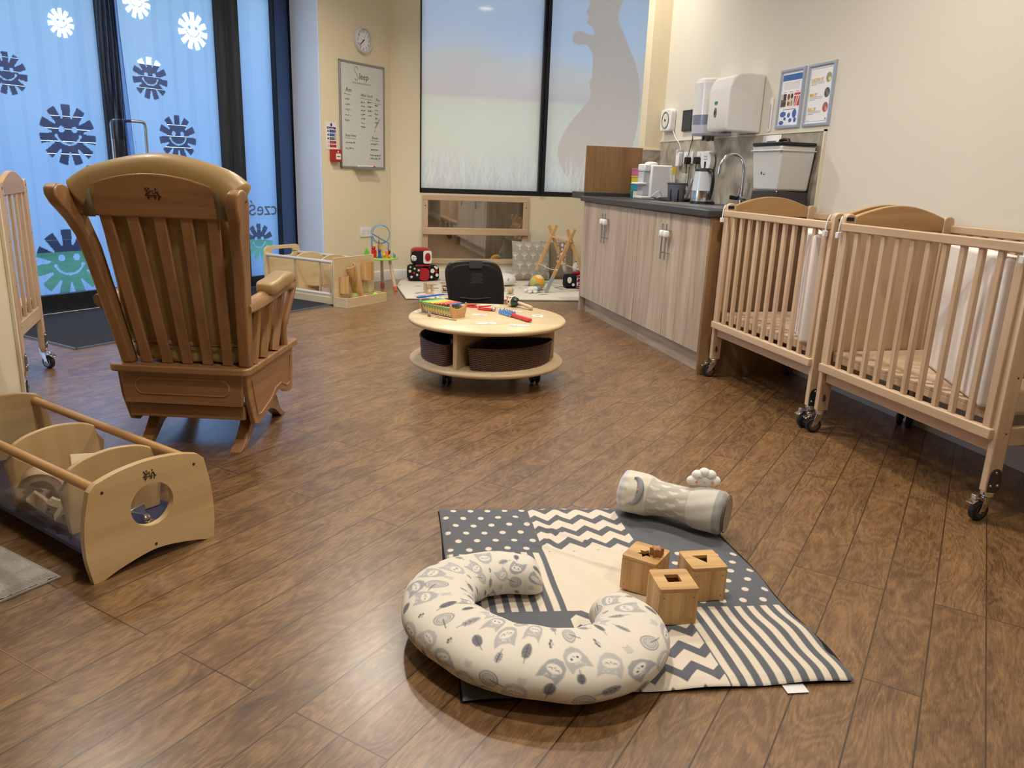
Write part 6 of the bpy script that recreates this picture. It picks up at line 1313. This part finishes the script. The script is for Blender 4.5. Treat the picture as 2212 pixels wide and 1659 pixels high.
def matz(U,V):
    e=np.minimum(np.minimum(U,1-U),np.minimum(V,1-V))
    z=.006+.009*np.clip(e/.03,0,1)**.5+.0030*np.sin(U*23+np.sin(V*9)*2)*np.sin(V*15+1)+.0065*np.exp(-((V-.62-.12*np.sin(U*7))/.012)**2)*np.clip(1-abs(U-.5)*3,0,1)+.0065*np.exp(-((U-.25-.35*(V-.4))/.014)**2)*np.clip(1-abs(V-.8)*4,0,1)+.007*np.exp(-((U*.8+V-1.12)/.016)**2)*np.clip(1-abs(U-.45)*4,0,1)+.0035*np.sin((U+V*.4)*60)*np.clip(1-abs(U-.5)*4,0,1)*np.clip(1-abs(V-.5)*4,0,1)
    z+=.004*np.sin(V*38)*np.clip((U-.8)*5,0,1)*np.clip((.45-V)*4,0,1)
    return z
def matxy(U,V,g=0):
    wob=.006*np.sin(V*14)*(U>.5)*1.0*np.clip((U-.6)*2.5,0,1); U=U*(1+2*g)-g; V=V*(1+2*g)-g
    x=A_[0]*(1-U)*(1-V)+B_[0]*U*(1-V)+C2[0]*U*V+D_[0]*(1-U)*V+wob; y=A_[1]*(1-U)*(1-V)+B_[1]*U*(1-V)+C2[1]*U*V+D_[1]*(1-U)*V; return x,y
M_quilt=painted('quilted_cotton',.88,sheen=.15,bump=.12,bscale=500)
grid('patchwork_top',cv.nx,cv.ny,lambda U,V:(*matxy(U,V),matz(U,V)+.002),M_quilt,pm,cv.a.astype(np.float32))
grid('black_backing',60,60,lambda U,V:(matxy(U,V)[0]+.024*U*V**.3+.004*np.sin(V*9)-.005,matxy(U,V)[1]+.004,.001+.008*np.clip(np.minimum(np.minimum(U,1-U),np.minimum(V,1-V))*60,0,1)),mat('black_cotton_backing',(12,12,14),.9),pm,solid=0)
b=MB(); b.box((1.000,1.258,.003),(.05,.03,.001),rot=(0,0,-.12)); b.build('care_label',M_wht,pm)
ZM=.0185
# shape sorter cubes
def sorter(label,x,y,rz,s_,hole,peg=None):
    o=T('shape_sorter_cube',label,'wooden cube',(x,y,ZM),rz=rz); t=.010; 
    b=MB(); b.prism(rr(s_,s_,.006,3),t,M=Matrix.Translation((0,0,s_-t)),holes=[hole]); tp_=b.build('top_panel',PN['x'],o,bevel=.0022,seg=3,ang=30)
    for k,(cx_,cy_,dx,dy) in enumerate([(0,-s_/2+t/2,s_,t),(0,s_/2-t/2,s_,t),(-s_/2+t/2,0,t,s_-2*t),(s_/2-t/2,0,t,s_-2*t)]):
        b=MB(); b.box((cx_,cy_,(s_-t)/2),(dx,dy,s_-t)); w_=b.build('side_panel',PN['z'],o,bevel=.0018)
        b=MB()
        if k==0:
            for sx_ in(-1,1):
                for z in(.014,s_-.024): b.cyl((sx_*(s_/2-.012),-s_/2-.0004,z),(sx_*(s_/2-.012),-s_/2+.002,z),.0020,n=10)
            b.build('nail_head',M_dsteel,w_)
        if k==2:
            for z in(.02,s_-.03): b.cyl((-s_/2-.0004,-.02,z),(-s_/2+.002,-.02,z),.0020,n=10)
            b.build('nail_head',M_dsteel,w_)
    b=MB(); b.box((0,0,t/2),(s_-2*t-.001,s_-2*t-.001,t)); b.build('bottom_panel',PN['x'],o); return o
sorter('wooden sorter cube with square hole, nearest of the three cubes',.842,1.566,math.radians(-7),.099,rr(.036,.036,.001,1,0,.004))
sorter('wooden sorter cube with triangular hole, rightmost of the three cubes',.968,1.652,math.radians(-4),.097,[(-.024,.020),(.020,.020),(.003,-.020)])
star6=[((.021 if i%2==0 else .0115)*math.cos(PI/2+i*PI/6),(.021 if i%2==0 else .0115)*math.sin(PI/2+i*PI/6)) for i in range(12)]
sorter('wooden sorter cube with star hole and a star peg, leftmost cube',.832,1.710,math.radians(-46),.098,[(x*1.05-.0,y*1.05-.006) for x,y in star6])
o=T('star_peg','small wooden star peg lying on the star-hole cube','wooden peg',(.838,1.700,ZM+.0985),rz=.2); b=MB(); b.prism([(x*.92+.012,y*.92-.012) for x,y in star6],.022,M=Matrix.Identity(4)); b.build('peg',wood('walnut_peg',(150,100,60),(176,124,80),'z'),o,bevel=.0012,ang=25); b=MB(); b.prism([(x*.6+.012,y*.6-.012) for x,y in star6],.0006,M=Matrix.Translation((0,0,.0222))); b.build('end_grain',wood('peg_end',(168,116,76),(186,134,92),'x'),o)
# ---------- bolster
P0=Vector((.965,2.172,ZM+.071));P1=Vector((1.228,1.925,ZM+.068)); ax=(P1-P0).normalized(); Lb2=.352
bo=T('tummy_time_bolster','pale grey roller cushion with white clouds lying across the mat corner','bolster',P0-ax*.02,rz=math.atan2(ax.y,ax.x))
NUp,NVp=220,240; per=2*PI*.07
cv=Canvas(per,Lb2,420,(196,190,178)) # u around, v along
cv.rect(0,per,0,.105,(222,216,196)); cv.rect(0,per,.235,Lb2,(214,210,200)); cv.rect(0,per,.318,Lb2,(166,166,164)); cv.rect(0,per,-.01,.028,(206,206,214))
random.seed(8)
for r_ in range(4):
    for q in range(9):
        x=(q+.5*(r_%2))*per/8.5; y=.125+r_*.030
        for dx,dy,rr_ in((-.010,0,.007),(0,.004,.010),(.010,0,.007)): cv.ell(x+dx*.6,y+dy,rr_*.9,rr_*.6,(232,226,212)) if False else cv.ell(x+dy,y+dx,rr_*.62,rr_*.9,(230,224,210))
def bol(U,V):
    a=U*2*PI; s_=V*Lb2; r=.068-.014*np.exp(-((V-.5)/.20)**4)*1.0; r=r-.0*V; endc=np.minimum(V,1-V)*Lb2; r=r*np.clip(1-(1-np.clip(endc/.022,0,1))**2.2,0.0,1)**.5
    r=r+.0012*np.sin(a*13)*(V<.12)+.0008*np.sin(a*9+V*20); return s_,r*np.cos(a),r*np.sin(a)
grid('plush_roll',cv.nx,cv.ny,bol,painted('plush_jersey',.95,sheen=.5,bump=.25,bscale=350),bo,cv.a.astype(np.float32),closeu=False)
b=MB(); b.lathe([(.0,0),(.050,0),(.056,.001)],M=fr((Lb2-.0005,0,0),(0,1,0),(0,0,1),(1,0,0)),n=32,cap=False); b.build('end_disc',mat('taupe_end_fabric',(176,164,150),.95),bo); b=MB(); b.tube([(Lb2-.003,.058*math.cos(a),.058*math.sin(a)) for a in np.linspace(0,2*PI,40,endpoint=False)],.0018,n=6,closed=True); b.build('piping',mat('brown_piping',(120,100,80),.9),bo)
# moon badge
th=math.radians(112)
Mq=fr((.075,.0,.0),(1,0,0),(0,1,0))
def on_roll(s_,a,off=.003): return Vector((s_,(.066+off)*math.cos(a),(.066+off)*math.sin(a)))
b=MB(); pts=[on_roll(.060+.026*math.cos(t),math.radians(152)+.62*math.sin(t)/1.0*-1,.004) for t in np.linspace(-1.75,1.75,15)]; b.tube(pts,[.003+.013*math.cos(t*.85)**1.2 if abs(t*.85)<1.57 else .003 for t in np.linspace(-1.75,1.75,15)],n=10,flat=.6); mo=b.build('moon_badge',mat('grey_moon_plush',(148,148,152),.95),bo)
b=MB(); b.ball(on_roll(.082,math.radians(150),.011),(.005,.004,.005),10,8); b.build('pink_cheek',mat('coral_embroidery',(226,120,104),.9),bo)
b=MB(); b.tube([on_roll(.072+.012*math.cos(t),math.radians(160)+.10*math.sin(t),.013) for t in np.linspace(-.9,.9,8)],.0008,n=5); b.tube([on_roll(.078+.006*math.cos(t),math.radians(140)+.05*math.sin(t),.012) for t in np.linspace(-.9,.9,6)],.0008,n=5); b.build('stitched_features',M_dsteel,bo)
# cloud toy on top of the bolster
cx2=P0-ax*.02+ax*.262; side=Vector((-ax.y,ax.x,0)); q=cx2+Vector((0,0,.072))+side*.022
cldt=T('cloud_plush','small white smiling cloud plush sitting on the bolster end','soft toy',q,rz=math.atan2(ax.y,ax.x)+.42); cldt.scale=(1.25,1.25,1.2)
b=MB()
for (x,z,rx,rz_) in((-.026,.010,.016,.013),(-.016,.026,.015,.013),(.0,.034,.014,.012),(.016,.028,.014,.013),(.027,.013,.015,.013),(.0,.014,.030,.018)): b.ball((x,0,z),(rx,.014,rz_),18,12)
b.build('cloud_body',mat('white_fleece',(238,236,230),.95,sheen=.5),cldt,ang=80)
b=MB()
for x in(-.019,.020): b.ball((x,-.0135,.012),(.0036,.002,.0036),10,8)
b.build('rosy_cheek',mat('pink_embroidery',(232,140,132),.9),cldt)
b=MB()
for x in(-.010,.012): b.tube([(x-.006,-.0150,.026),(x,-.0158,.0235),(x+.006,-.0150,.026)],.0007,n=5)
b.tube([(-.003,-.0165,.014),(0,-.0168,.0125),(.003,-.0165,.014)],.0007,n=5); b.build('stitched_face',M_dsteel,cldt)
# ================= NURSING PILLOW (printed)
sp_pts=[(.505,1.742),(.44,1.758),(.365,1.752),(.295,1.705),(.258,1.625),(.274,1.53),(.335,1.437),(.422,1.373),(.520,1.345),(.605,1.358),(.662,1.41),(.680,1.475),(.672,1.525)]
rad=[.056,.068,.076,.086,.088,.092,.098,.103,.105,.101,.092,.078,.062]
C_=spl([(x,y,0) for x,y in sp_pts],16); Rr=[]
for i in range(len(rad)-1):
    for k in range(16): Rr.append(rad[i]+(rad[i+1]-rad[i])*k/16)
Rr.append(rad[-1]); P=np.array([(p.x,p.y) for p in C_]); Rr=np.array(Rr)
seg=np.hypot(*np.diff(P,axis=0).T); cum=np.concatenate([[0],np.cumsum(seg)]); Ls=cum[-1]
capL=.05; LT=Ls+2*capL; PERI=.42; cv=Canvas(PERI,LT,520,(224,216,202))
random.seed(12)
LG=(176,176,174);MG=(138,138,142);DG=(78,78,86)
def owl(x,y,s_,a):
    c,q=math.cos(a),math.sin(a); t=lambda u,v:(x+(u*c-v*q)*s_,y+(u*q+v*c)*s_)
    g=random.choice([(178,176,172),(160,160,162),(186,184,180)])
    cv.poly([t(-.40,.55),t(-.45,.1),t(-.38,-.3),t(-.15,-.52),t(.15,-.52),t(.38,-.3),t(.45,.1),t(.40,.55),t(.18,.38),t(-.18,.38)],g)
    for k in range(9): cv.ell(*t(random.uniform(-.25,.25),random.uniform(.12,.34)),.0012,.0012,(214,212,208))
    cv.ell(*t(0,-.08),.30*s_,.20*s_,(226,220,208),rot=a)
    if random.random()<.35:
        for e in(-.13,.13): cv.ell(*t(e,-.05),.075*s_,.075*s_,(236,232,224)); cv.ell(*t(e,-.05),.05*s_,.05*s_,(50,48,54))
    else:
        for e in(-.14,.14): cv.line([t(e-.07,-.03),t(e-.03,-.08),t(e+.03,-.08),t(e+.07,-.03)],.0011,(90,88,90))
    cv.line([t(-.01,-.10),t(.0,-.14),t(.01,-.10)],.0015,(150,140,130))
def logs(x,y,s_,a):
    cv.ell(x,y,.46*s_,.40*s_,DG,rot=a); cv.ell(x,y,.42*s_,.36*s_,(206,202,196),rot=a)
    for k in(.32,.22,.12): cv.ell(x,y,k*s_,k*s_*.85,DG,rot=a); cv.ell(x,y,k*s_*.90,k*s_*.85*.9,(210,206,200),rot=a)
    cv.line([(x,y),(x+.3*s_*math.cos(a),y+.6*s_)],.0018,(66,60,66))
def leaf(x,y,s_,a):
    c,q=math.cos(a),math.sin(a); t=lambda u,v:(x+(u*c-v*q)*s_,y+(u*q+v*c)*s_); g=random.choice([(150,150,154),(120,120,126),(172,170,168)])
    cv.ell(x,y,.20*s_,.32*s_,g,rot=a); cv.line([t(0,-.28),t(0,.52)],.0014,(70,66,72))
    for k in(-.15,0,.15): cv.line([t(0,k),t(.13,k+.1)],.001,(84,80,88)); cv.line([t(0,k),t(-.13,k+.1)],.001,(84,80,88))
def berry(x,y,s_,a):
    for k in range(3): cv.ell(x+.25*s_*(k-1),y-.1*s_*(k==1),.0026,.0026,DG); cv.line([(x+.25*s_*(k-1),y),(x,y+.3*s_)],.0007,(150,148,146))
def twig(x,y,s_,a):
    for k in range(4): cv.line([(x+k*.004,y),(x+k*.004+.003,y+.006),(x+k*.004,y+.012)],.0016,(168,166,164))
rows=int(LT/.047); 
for r_ in range(rows):
    for q in range(9):
        x=(q+.5*(r_%2)+random.uniform(-.12,.12))*.047; y=.02+r_*.047+random.uniform(-.006,.006); k=(q*2+r_*3+(r_//3))%6; a=random.uniform(-.6,.6)-PI/2
        if k==0 or k==3: owl(x,y,.046,a)
        elif k==1: logs(x,y,.040,a+PI/2)
        elif k==2: leaf(x,y,.046,a+random.uniform(-1,1))
        elif k==4: (berry if r_%2 else twig)(x,y,.020,a)
        else: leaf(x,y,.034,a+PI)
def pil(U,V):
    s_=V*LT-capL; sc=np.clip(s_,0,Ls); px=np.interp(sc,cum,P[:,0]);py=np.interp(sc,cum,P[:,1]); r=np.interp(sc,cum,Rr)
    tx_=np.gradient(P[:,0],cum+1e-9*np.arange(len(cum)));ty_=np.gradient(P[:,1],cum+1e-9*np.arange(len(cum))); tx=np.interp(sc,cum,tx_);ty=np.interp(sc,cum,ty_); l=np.hypot(tx,ty);tx/=l;ty/=l
    over=np.where(s_<0,-s_,np.where(s_>Ls,s_-Ls,0))/capL; cap=np.sqrt(np.clip(1-over**2.2,0,1)); ext=np.sign(s_-Ls/2)*over*capL
    px=px+tx*ext;py=py+ty*ext; a=-PI/2+U*2*PI; ca=np.cos(a); sa=np.sin(a); ca=np.sign(ca)*np.abs(ca)**.85; sa=np.sign(sa)*np.abs(sa)**.9
    h=(.046+.09*(r-.055))*cap; lump=1+.02*np.sin(V*40+U*6)+.015*np.sin(V*71)*np.sin(U*12)
    return px+(-ty)*ca*r*cap*lump, py+tx*ca*r*cap*lump, .0015+h*1.0+ sa*h*lump
npl=T('nursing_pillow','cream C-shaped nursing pillow printed with grey owls and leaves','nursing pillow',(0,0,.020))
grid('printed_cover',cv.nx,cv.ny,pil,painted('printed_cotton',.9,sheen=.15,bump=.1,bscale=60),npl,cv.a.astype(np.float32),closeu=False)
us=np.zeros(80)+.5
# ---------- groups for things of one kind
GR={'base_cabinet':'oak base cabinets under the worktop','end_panel':'end panels of the cabinet run','bottle_brush':'brushes in the grey caddy','snack_box':'coloured boxes stacked on the worktop','wall_socket':'white double wall sockets','power_plug':'black plugs on the splashback','framed_poster':'framed posters above the splashback','marker_pen':'pens on the whiteboard tray','crib':'beech cribs on casters','folded_mattress':'folded mattresses standing in the cribs','soft_block_toy':'soft block toys on the corner rug','scatter_cushion':'cushions leaning below the mirror','wooden_rattle':'wooden rattles on the corner rug','wooden_cube':'small wooden cubes on the corner rug','wooden_plate':'wooden plates in the far toy box','play_ball':'balls in the ball-run tray','toy_storage_box':'wooden rail-sided toy boxes','wicker_basket':'wicker baskets under the round table','picture_card':'picture cards on the round table','arch_block':'arch blocks in the near toy box','wooden_block':'loose wooden blocks in the near toy box','shape_sorter_cube':'shape sorter cubes on the play mat'}
for o in SC.objects:
    if o.parent is None and 'label' in o.keys():
        k=o.name.split('.')[0]
        if k in GR and 'group' not in o.keys(): o['group']=GR[k]
